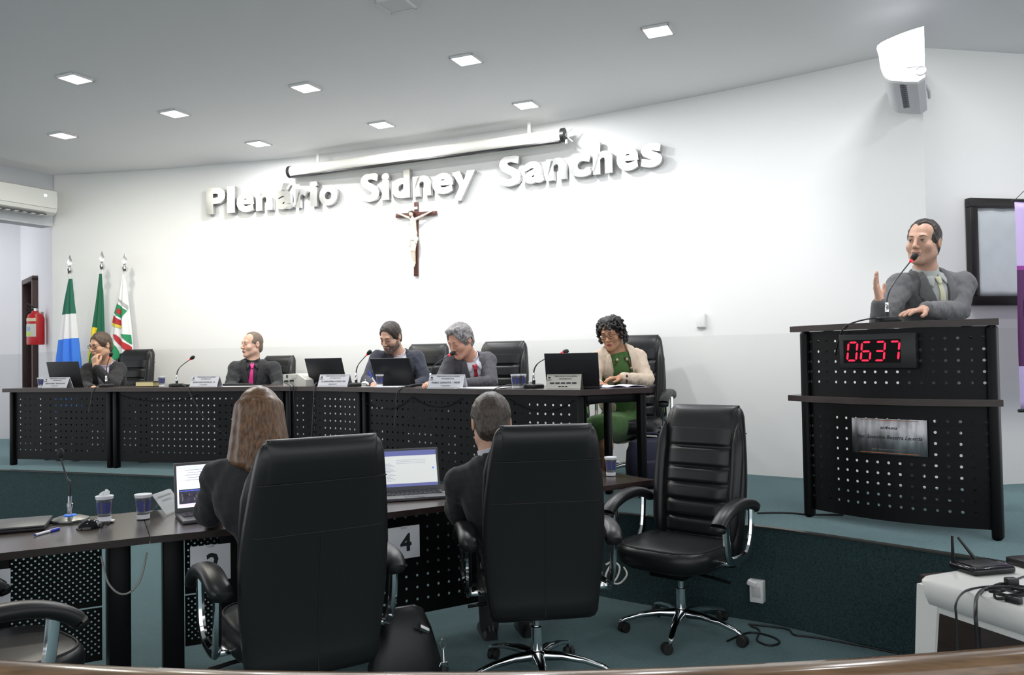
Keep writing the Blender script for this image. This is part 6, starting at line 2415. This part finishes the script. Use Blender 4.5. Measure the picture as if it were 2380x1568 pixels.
# 2 man in the pink tie
hip = at(592, 940, 8.02)
P2 = person(dict(label='person in black suit and shirt with bright pink tie looking aside', origin=floor_below(hip, DAIS), head=at(586, 801, 7.95), yaw=-0.76, pitch=0.02, hs=0.99,
                 neck=at(588, 841, 7.97), chest=at(588, 876, 7.98), hip=hip, shL=at(636, 856, 7.98), shR=at(548, 856, 7.90), elL=at(649, 897, 7.90), wrL=at(625, 906, 7.62), elR=at(535, 897, 7.80), wrR=at(556, 906, 7.55),
                 hands={'L': dict(d=(-0.8, -0.6, 0), n=(0, 0, -1), side=(-1, 0, 0)), 'R': dict(d=(0.8, -0.6, 0), n=(0, 0, -1), side=(1, 0, 0))},
                 skin=SK2, hairmat=HAIR_SHAVE, hair='thin', hairline=0.088, recede=True, brow=BROWD, jacket=S_BLACK2, lapel=L_BLACK, shirt=SH_BLACK, vdepth=0.32, tie=mat('tie_pink', (0.72, 0.035, 0.25), 0.6), tie_shift=-0.045, gaze=-0.003,
                 legs=seated_legs(hip, (-0.2, -1), DAIS)))
# 3 man in navy
hip = at(932, 965, 7.36)
P3 = person(dict(label='person in navy suit with dark hair and beard writing with a blue pen', origin=floor_below(hip, DAIS), head=at(908, 783, 7.02), yaw=-0.50, pitch=0.46, roll=0.06, hs=1.02,
                 neck=at(925, 824, 7.12), chest=at(926, 858, 7.18), hip=hip, shL=at(968, 832, 7.22), shR=at(878, 832, 7.08), elL=at(990, 888, 7.10), wrL=at(958, 897, 6.92), elR=at(853, 886, 6.93), wrR=at(868, 895, 6.72),
                 hands={'R': dict(d=(0.25, -0.9, -0.05), n=(0.5, 0, -0.8), side=(0.6, 0, 0.8), curl=0.55, spread=0.02), 'L': dict(d=(-1, -0.3, 0), n=(0, 0, -1), side=(0, -1, 0), curl=0.3)},
                 skin=SK4, hairmat=HAIR_DK, hair='short', hairline=0.098, eyes='down', beard=BEARD, brow=BROWD, jacket=S_NAVY, lapel=L_NAVY, shirt=SH_WHITE, vdepth=0.30, tie=mat('tie_navy', (0.012, 0.014, 0.035), 0.6), cuffs='R', fat=1.06,
                 legs=seated_legs(hip, (-0.3, -1), DAIS)))
# 4 grey haired man
hip = at(1102, 965, 6.75)
P4 = person(dict(label='person in grey suit and red striped tie with silver hair reading papers', origin=floor_below(hip, DAIS), head=at(1070, 792, 6.34), yaw=-0.72, pitch=0.46, roll=0.0, hs=1.03,
                 neck=at(1092, 832, 6.46), chest=at(1094, 868, 6.54), hip=hip, shL=at(1134, 838, 6.56), shR=at(1050, 842, 6.42), elL=at(1138, 889, 6.36), wrL=at(1058, 893, 6.12), elR=at(1026, 884, 6.34), wrR=at(1018, 889, 6.14),
                 hands={'L': dict(d=(-1, -0.25, 0.05), n=(0.1, -0.1, -1), side=(0, -0.6, 0.6), curl=0.35), 'R': dict(d=(-0.7, -0.7, 0.0), n=(0.1, 0, -1), side=(1, -0.2, 0), curl=0.4)},
                 skin=skin('skin_ruddy', (0.62, 0.335, 0.24)), hairmat=HAIR_GR, hair='volume', hairline=0.098, eyes='down', brow=BROWG, jacket=S_GREY, lapel=L_GREY, shirt=SH_BLUE, vdepth=0.30, tie=mat('tie_red_striped', (0.36, 0.02, 0.04), 0.6, noise=(30, 0.85, (1, 1, 2.5))), tie_shift=-0.015, fat=1.05,
                 legs=seated_legs(hip, (-0.4, -1), DAIS)))
# badge on his lapel
P4['lay']('lapel_badge', [(0.095, -0.20), (0.118, -0.21), (0.115, -0.245), (0.095, -0.24)], mat('gold_badge', (0.62, 0.45, 0.22), 0.35, 0.5), 0.016, cuts=1, solid=0.004)

# 5 woman in the beige blazer
hip = at(1447, 985, 6.42)
P5 = person(dict(label='person in beige blazer and green dress with curly black hair and glasses', origin=floor_below(hip, DAIS), head=at(1420, 774, 6.14), yaw=-0.45, pitch=0.34, roll=-0.10, hs=0.97,
                 neck=at(1430, 815, 6.21), chest=at(1434, 852, 6.25), hip=hip, shL=at(1482, 832, 6.28), shR=at(1388, 838, 6.20), elL=at(1500, 884, 6.12), wrL=at(1446, 878, 5.92), elR=at(1372, 888, 6.08), wrR=at(1392, 894, 5.86),
                 hands={'L': dict(d=(-1, -0.2, 0.0), n=(0, 0.0, -1), side=(0, -0.7, -0.3), curl=0.42, spread=0.10, sc=0.95), 'R': dict(d=(0.2, -1, 0), n=(0, 0, -1), side=(1, 0, 0))},
                 skin=SK3, hairmat=HAIR_BK, hair='curly', eyes='down', glasses=mat('glasses_brown', (0.05, 0.022, 0.018), 0.3), brow=mat('brow_black', (0.02, 0.012, 0.01), 0.7), lip=mat('lip_pink', (0.38, 0.085, 0.10), 0.4), jacket=S_BEIGE, lapel=L_BEIGE, shirt=None, inner=GREEN_D, open_front=(0.085, 0.075), top_name='blazer', fat=1.05, neckw=0.92))
lay = P5['lay']
for sx in (-1, 1):
    lay('lapel', [(sx * 0.074, 0.020), (sx * 0.098, 0.010), (sx * 0.145, -0.115), (sx * 0.116, -0.122), (sx * 0.138, -0.148), (sx * 0.098, -0.34), (sx * 0.082, -0.34), (sx * 0.082, -0.12)], L_BEIGE, 0.006, cuts=4, solid=0.007)
BEAD = mat('brown_bead', (0.09, 0.03, 0.02), 0.25)
BEAD2 = mat('pale_bead', (0.5, 0.42, 0.36), 0.3)
fr5 = P5['FR']
for k in range(26):
    a = -2.6 + 5.2 * k / 25 - PI / 2
    u, w = 0.062 * math.cos(a) * 1.0, -0.105 + 0.090 * math.sin(a)
    o_ = fr5 @ Vector((u, 0, w)) - (fr5.to_3x3() @ Vector((0, 1, 0))) * 0.5
    d_ = fr5.to_3x3() @ Vector((0, 1, 0))
    hits = [h_ for h_ in (P5['st'].ray_cast(o_, d_, 0.8), P5['bt'].ray_cast(o_, d_, 0.8)) if h_[0] is not None]
    if not hits:
        continue
    hit = min(hits, key=lambda h_: h_[3])
    MB().ball(hit[0] - d_ * 0.008, 0.0085 if k % 3 else 0.0105, 8, 6).build('necklace_bead', BEAD if k % 4 else BEAD2, P5['t'])
MB(P5['HM']).ball((0.083, 0.006, -0.045), (0.005, 0.005, 0.012), 8, 6).ball((0.083, 0.006, -0.068), (0.006, 0.006, 0.010), 8, 6).build('earring', CHROME, P5['t'])
# dress skirt, bare legs and shoes
G5 = P5['G']
hipL = G5(hip)
knL, knR = G5(at(1404, 992, 5.98)), G5(at(1382, 992, 6.02))
anL, anR = G5(at(1412, 1085, 5.98)), G5(at(1385, 1085, 6.02))
anL[2] = anR[2] = 0.09
sk = SDF(np.minimum(hipL, knR) - 0.28, np.maximum(hipL, knL) + 0.28, 0.008)
T5 = np.stack([P5['side'], -P5['fwd'], P5['up']], 1)
sk.ell(hipL + np.array([0, 0, 0.03]), (0.185, 0.16, 0.16), T5, 0.05)
for kn, sx in ((knL, 1), (knR, -1)):
    hj = hipL + P5['side'] * 0.08 * sx - np.array([0, 0, 0.02])
    sk.cap(hj, kn, 0.105, 0.080, 0.06)
sk.cap((knL + knR) / 2 + np.array([0, 0, -0.02]), hipL, 0.085, 0.11, 0.05)
q, F = sk.mesh()
grid_obj('skirt', q, F, GREEN_D, P5['t'])
lg = SDF(np.minimum(anL, knR) - 0.15, np.maximum(anL, knL) + 0.15, 0.007)
for kn, an in ((knL, anL), (knR, anR)):
    lg.cap(kn, kn * 0.6 + an * 0.4, 0.058, 0.054, 0.02)
    lg.cap(kn * 0.6 + an * 0.4, an, 0.054, 0.033, 0.02)
    lg.cap(an, an + np.array([-0.05, -0.14, -0.055]), 0.034, 0.026, 0.02)
q, F = lg.mesh()
grid_obj('legs', q, F, SK3, P5['t'])

# 6 speaker at the lectern
hip = at(2168, 905, 5.02)
hip.z = DAIS + 0.93
P6 = person(dict(label='person in grey suit and pale yellow tie speaking with one hand raised', origin=floor_below(hip, DAIS), head=at(2146, 564, 4.80), yaw=-0.85, pitch=0.02, roll=0.07, hs=1.07, h=0.004,
                 neck=at(2152, 634, 4.86), chest=at(2158, 700, 4.93), hip=hip, shL=at(2238, 660, 4.96), shR=at(2092, 664, 4.84), elL=at(2222, 722, 4.82), wrL=at(2152, 719, 4.50), elR=at(2044, 772, 4.68), wrR=at(2045, 704, 4.60),
                 hands={'R': dict(d=(-0.20, -0.05, 1.0), n=(0.75, -0.55, 0.1), side=(0.45, -0.2, 0.2), curl=0.10, spread=0.03, thumb=0.75, sc=1.05), 'L': dict(d=(-1.0, -0.35, -0.10), n=(0.0, 0.0, -1), side=(-0.3, -0.8, 0.0), curl=0.16, spread=0.16, thumb=0.7, sc=1.05)},
                 skin=SK4, hairmat=mat('hair_dark_brown', (0.032, 0.024, 0.020), 0.45, noise=(60, 0.5, (3, 3, 1)), bump=(160, 0.4)), hair='short', hairline=0.092, recede=True, smile=True, gaze=-0.002, brow=BROWD, jacket=S_GREY2, lapel=L_GREY2, shirt=SH_GREY, vdepth=0.34, tie=mat('tie_pale_yellow', (0.72, 0.70, 0.50), 0.55), tie_shift=-0.010, fat=1.14, arm=1.10, neckw=1.06, jaw=1.05, cuffs='R',
                 legs=dict(knL=Vector((hip.x + 0.10, hip.y + 0.02, DAIS + 0.50)), anL=Vector((hip.x + 0.11, hip.y + 0.05, DAIS + 0.09)), knR=Vector((hip.x - 0.10, hip.y + 0.02, DAIS + 0.50)), anR=Vector((hip.x - 0.11, hip.y + 0.05, DAIS + 0.09))), pants=S_GREY2))
w_ = P6['J']['wrL']
e_ = unit_(w_ - P6['J']['elL'])
x_ = unit_(np.cross(e_, [0, 0, 1]))
y_ = np.cross(e_, x_)
MB().tube([w_ + (x_ * math.cos(a) + y_ * math.sin(a)) * 0.034 + e_ * 0.004 for a in [2 * PI * k / 20 for k in range(20)]], 0.006, 6, closed=True).build('watch_strap', BLACKP, P6['t'])

# 7 woman with long brown hair seen from behind
hip = Vector((-0.86, 3.40, 0.56))
f7 = Vector((-0.34, 0.94, 0))
P7 = person(dict(label='person in black blazer with long straight brown hair seen from behind', origin=floor_below(hip, 0), head=at(602, 975, 3.52), yaw=PI + 0.30, pitch=0.22, roll=0.0, hs=1.03, h=0.006,
                 neck=at(598, 1068, 3.46), chest=at(600, 1150, 3.44), hip=hip, shL=at(505, 1108, 3.44), shR=at(678, 1100, 3.56), elL=at(487, 1196, 3.50), wrL=at(500, 1196, 3.78), elR=at(690, 1190, 3.66), wrR=at(640, 1185, 3.86),
                 hands={'L': dict(d=(0.4, 0.9, 0), n=(0, 0, -1), side=(1, 0, 0)), 'R': dict(d=(-0.6, 0.8, 0), n=(0, 0, -1), side=(-1, 0, 0))},
                 skin=SK2, hairmat=HAIR_LONG, hair='long', hair_h=0.005, face=False, jacket=S_BLACK2, lapel=L_BLACK, shirt=None, top_name='blazer', fwd=(-0.3, 0.9, 0), legs=seated_legs(hip, f7, 0), arm=0.95))
# 8 man seen from behind
hip = Vector((0.02, 3.86, 0.56))
P8 = person(dict(label='person in black suit with short dark brown hair seen from behind', origin=floor_below(hip, 0), head=at(1141, 985, 3.86), yaw=PI + 0.16, pitch=0.26, roll=0.0, hs=1.10, h=0.006,
                 neck=at(1146, 1058, 3.82), chest=at(1160, 1150, 3.83), hip=hip, shL=at(1066, 1120, 3.84), shR=at(1262, 1105, 3.92), elL=at(1068, 1196, 3.98), wrL=at(1080, 1165, 4.22), elR=at(1300, 1185, 4.06), wrR=at(1250, 1160, 4.26),
                 hands={'L': dict(d=(0.1, 1, 0), n=(0, 0, -1), side=(1, 0, 0)), 'R': dict(d=(-0.6, 0.8, 0), n=(0, 0, -1), side=(-1, 0, 0))},
                 skin=SK4, hairmat=mat('hair_brown_back', (0.052, 0.038, 0.029), 0.42, noise=(60, 0.7, (3, 3, 0.6)), bump=(120, 0.4)), hair='back', hairline=0.07, hair_h=0.005, face=False, nape=-0.03, jacket=S_BLACK2, lapel=L_BLACK, shirt=SH_WHITE, fwd=(-0.2, 0.95, 0), legs=seated_legs(hip, (-0.15, 0.99), 0)))

# pens held or lying on the dais desk
w3 = Vector(P3['J']['wrR']) + Vector(P3['t'].location)
pen(w3 + Vector((0.045, -0.085, -0.005)), w3 + Vector((-0.03, -0.05, 0.11)), 'blue pen held upright by the writing man', BLUEP, 0.0055)

# chairs on the dais
def chair_for(hip, fwd, label, sc, turn, back=0.02):
    f_ = Vector((fwd[0], fwd[1], 0)).normalized()
    chair(hip.x - f_.x * back, hip.y - f_.y * back, DAIS, math.atan2(f_.y, f_.x), label, turn, 'black executive chairs on the dais', sc)


chair_for(at(268, 955, 8.42), (-0.30, -1), 'black leather chair of the man with his hand at his mouth', 0.93, 0.3)
chair_for(at(606, 940, 8.08), (-0.42, -1), 'black leather chair behind the man in the pink tie', 0.85, 0.5)
chair_for(at(962, 965, 7.46), (-0.38, -1), 'black leather chair behind the man in the navy suit', 0.92, 0.1)
chair_for(at(1140, 965, 6.78), (-0.42, -1), 'black leather chair behind the grey haired man', 0.92, 0.7)
chair_for(at(1462, 990, 6.42), (-0.38, -1), 'black leather chair of the woman in the beige blazer', 0.94, 0.4)

# ------------------------------------------------------------------ crucifix
pc, th = arc_hit(968, 0.022)
cz0 = at(970, 642, pc.y).z
cz1 = at(966, 470, pc.y).z
cru = thing('crucifix', 'reddish wooden wall crucifix with an ivory coloured figure', 'crucifix', (pc.x, pc.y, cz0), th - PI / 2)
cru.rotation_euler = (0, 0.018, th - PI / 2)
CHh = cz1 - cz0
bw = 0.042
MB().box((0, 0, CHh / 2), (bw, 0.025, CHh), 0.004).build('upright', WOODCROSS, cru)
zb = CHh * 0.835
MB().box((0, -0.002, zb), (0.455, 0.026, bw), 0.004).build('crossbar', WOODCROSS, cru)
MB().box((0, -0.020, CHh * 0.915), (0.05, 0.006, 0.025), 0.001).build('title_plate', mat('ivory', (0.68, 0.60, 0.48), 0.5), cru)
IV = MATS['ivory']
s = SDF((-0.24, -0.09, 0.05), (0.24, 0.0, CHh), 0.003)
zs_ = zb - 0.05
s.cap((-0.012, -0.040, zs_ - 0.02), (0.0, -0.036, zs_ - 0.14), 0.030, 0.024, 0.02)
s.cap((0, -0.036, zs_ - 0.14), (0.0, -0.038, zs_ - 0.19), 0.024, 0.028, 0.02)
for sx in (-1, 1):
    s.cap((sx * 0.022, -0.038, zs_), (sx * 0.085, -0.032, zs_ + 0.025), 0.015, 0.0105, 0.012)
    s.cap((sx * 0.085, -0.032, zs_ + 0.025), (sx * 0.165, -0.026, zs_ + 0.058), 0.0105, 0.008, 0.008)
    s.ell((sx * 0.176, -0.026, zs_ + 0.062), (0.013, 0.006, 0.009), None, 0.006)
    s.cap((sx * 0.014, -0.040, zs_ - 0.20), (sx * 0.012 - 0.006, -0.055, zs_ - 0.31), 0.020, 0.0145, 0.012)
    s.cap((sx * 0.012 - 0.006, -0.055, zs_ - 0.31), (sx * 0.004, -0.034, zs_ - 0.43), 0.0145, 0.009, 0.008)
s.cap((0, -0.034, zs_ - 0.43), (0, -0.046, zs_ - 0.465), 0.011, 0.008, 0.008)
s.cap((-0.014, -0.046, zs_ + 0.01), (-0.022, -0.052, zs_ + 0.03), 0.011, 0.012, 0.012)
s.ell((-0.026, -0.056, zs_ + 0.048), (0.020, 0.023, 0.027), None, 0.01)
q, F = s.mesh()
grid_obj('figure', q, F, IV, cru)
s = SDF((-0.1, -0.1, 0.2), (0.1, 0.0, CHh), 0.003)
s.ell((0.0, -0.038, zs_ - 0.195), (0.042, 0.034, 0.034), None, 0.01)
for k in range(5):
    s.cap((-0.04, -0.062 + 0.004 * k, zs_ - 0.175 - k * 0.01), (0.04, -0.060, zs_ - 0.19 - 0.012 * k), 0.006, 0.006, 0.006)
s.cap((-0.042, -0.045, zs_ - 0.19), (-0.046, -0.048, zs_ - 0.27), 0.014, 0.008, 0.01)
q, F = s.mesh()
grid_obj('loincloth', q, F, mat('ivory_light', (0.74, 0.69, 0.60), 0.5), cru)
s = SDF((-0.1, -0.1, zs_ - 0.1), (0.1, 0.0, CHh), 0.003)
s.ell((-0.025, -0.047, zs_ + 0.058), (0.024, 0.020, 0.026), None, 0.006)
s.cap((-0.03, -0.06, zs_ + 0.03), (-0.032, -0.066, zs_ + 0.012), 0.011, 0.006, 0.006)
for k in range(9):
    a = 2 * PI * k / 9
    s.cap((-0.025 + 0.026 * math.cos(a), -0.052 + 0.024 * math.sin(a), zs_ + 0.066), (-0.025 + 0.026 * math.cos(a + .7), -0.052 + 0.024 * math.sin(a + .7), zs_ + 0.070), 0.0045, 0.0045, 0.003)
q, F = s.mesh()
grid_obj('hair', q, F, mat('carved_hair', (0.085, 0.055, 0.035), 0.6), cru)

scene.cycles.use_denoising = True
scene.cycles.caustics_reflective = False
scene.cycles.caustics_refractive = False
scene.cycles.sample_clamp_indirect = 6.0
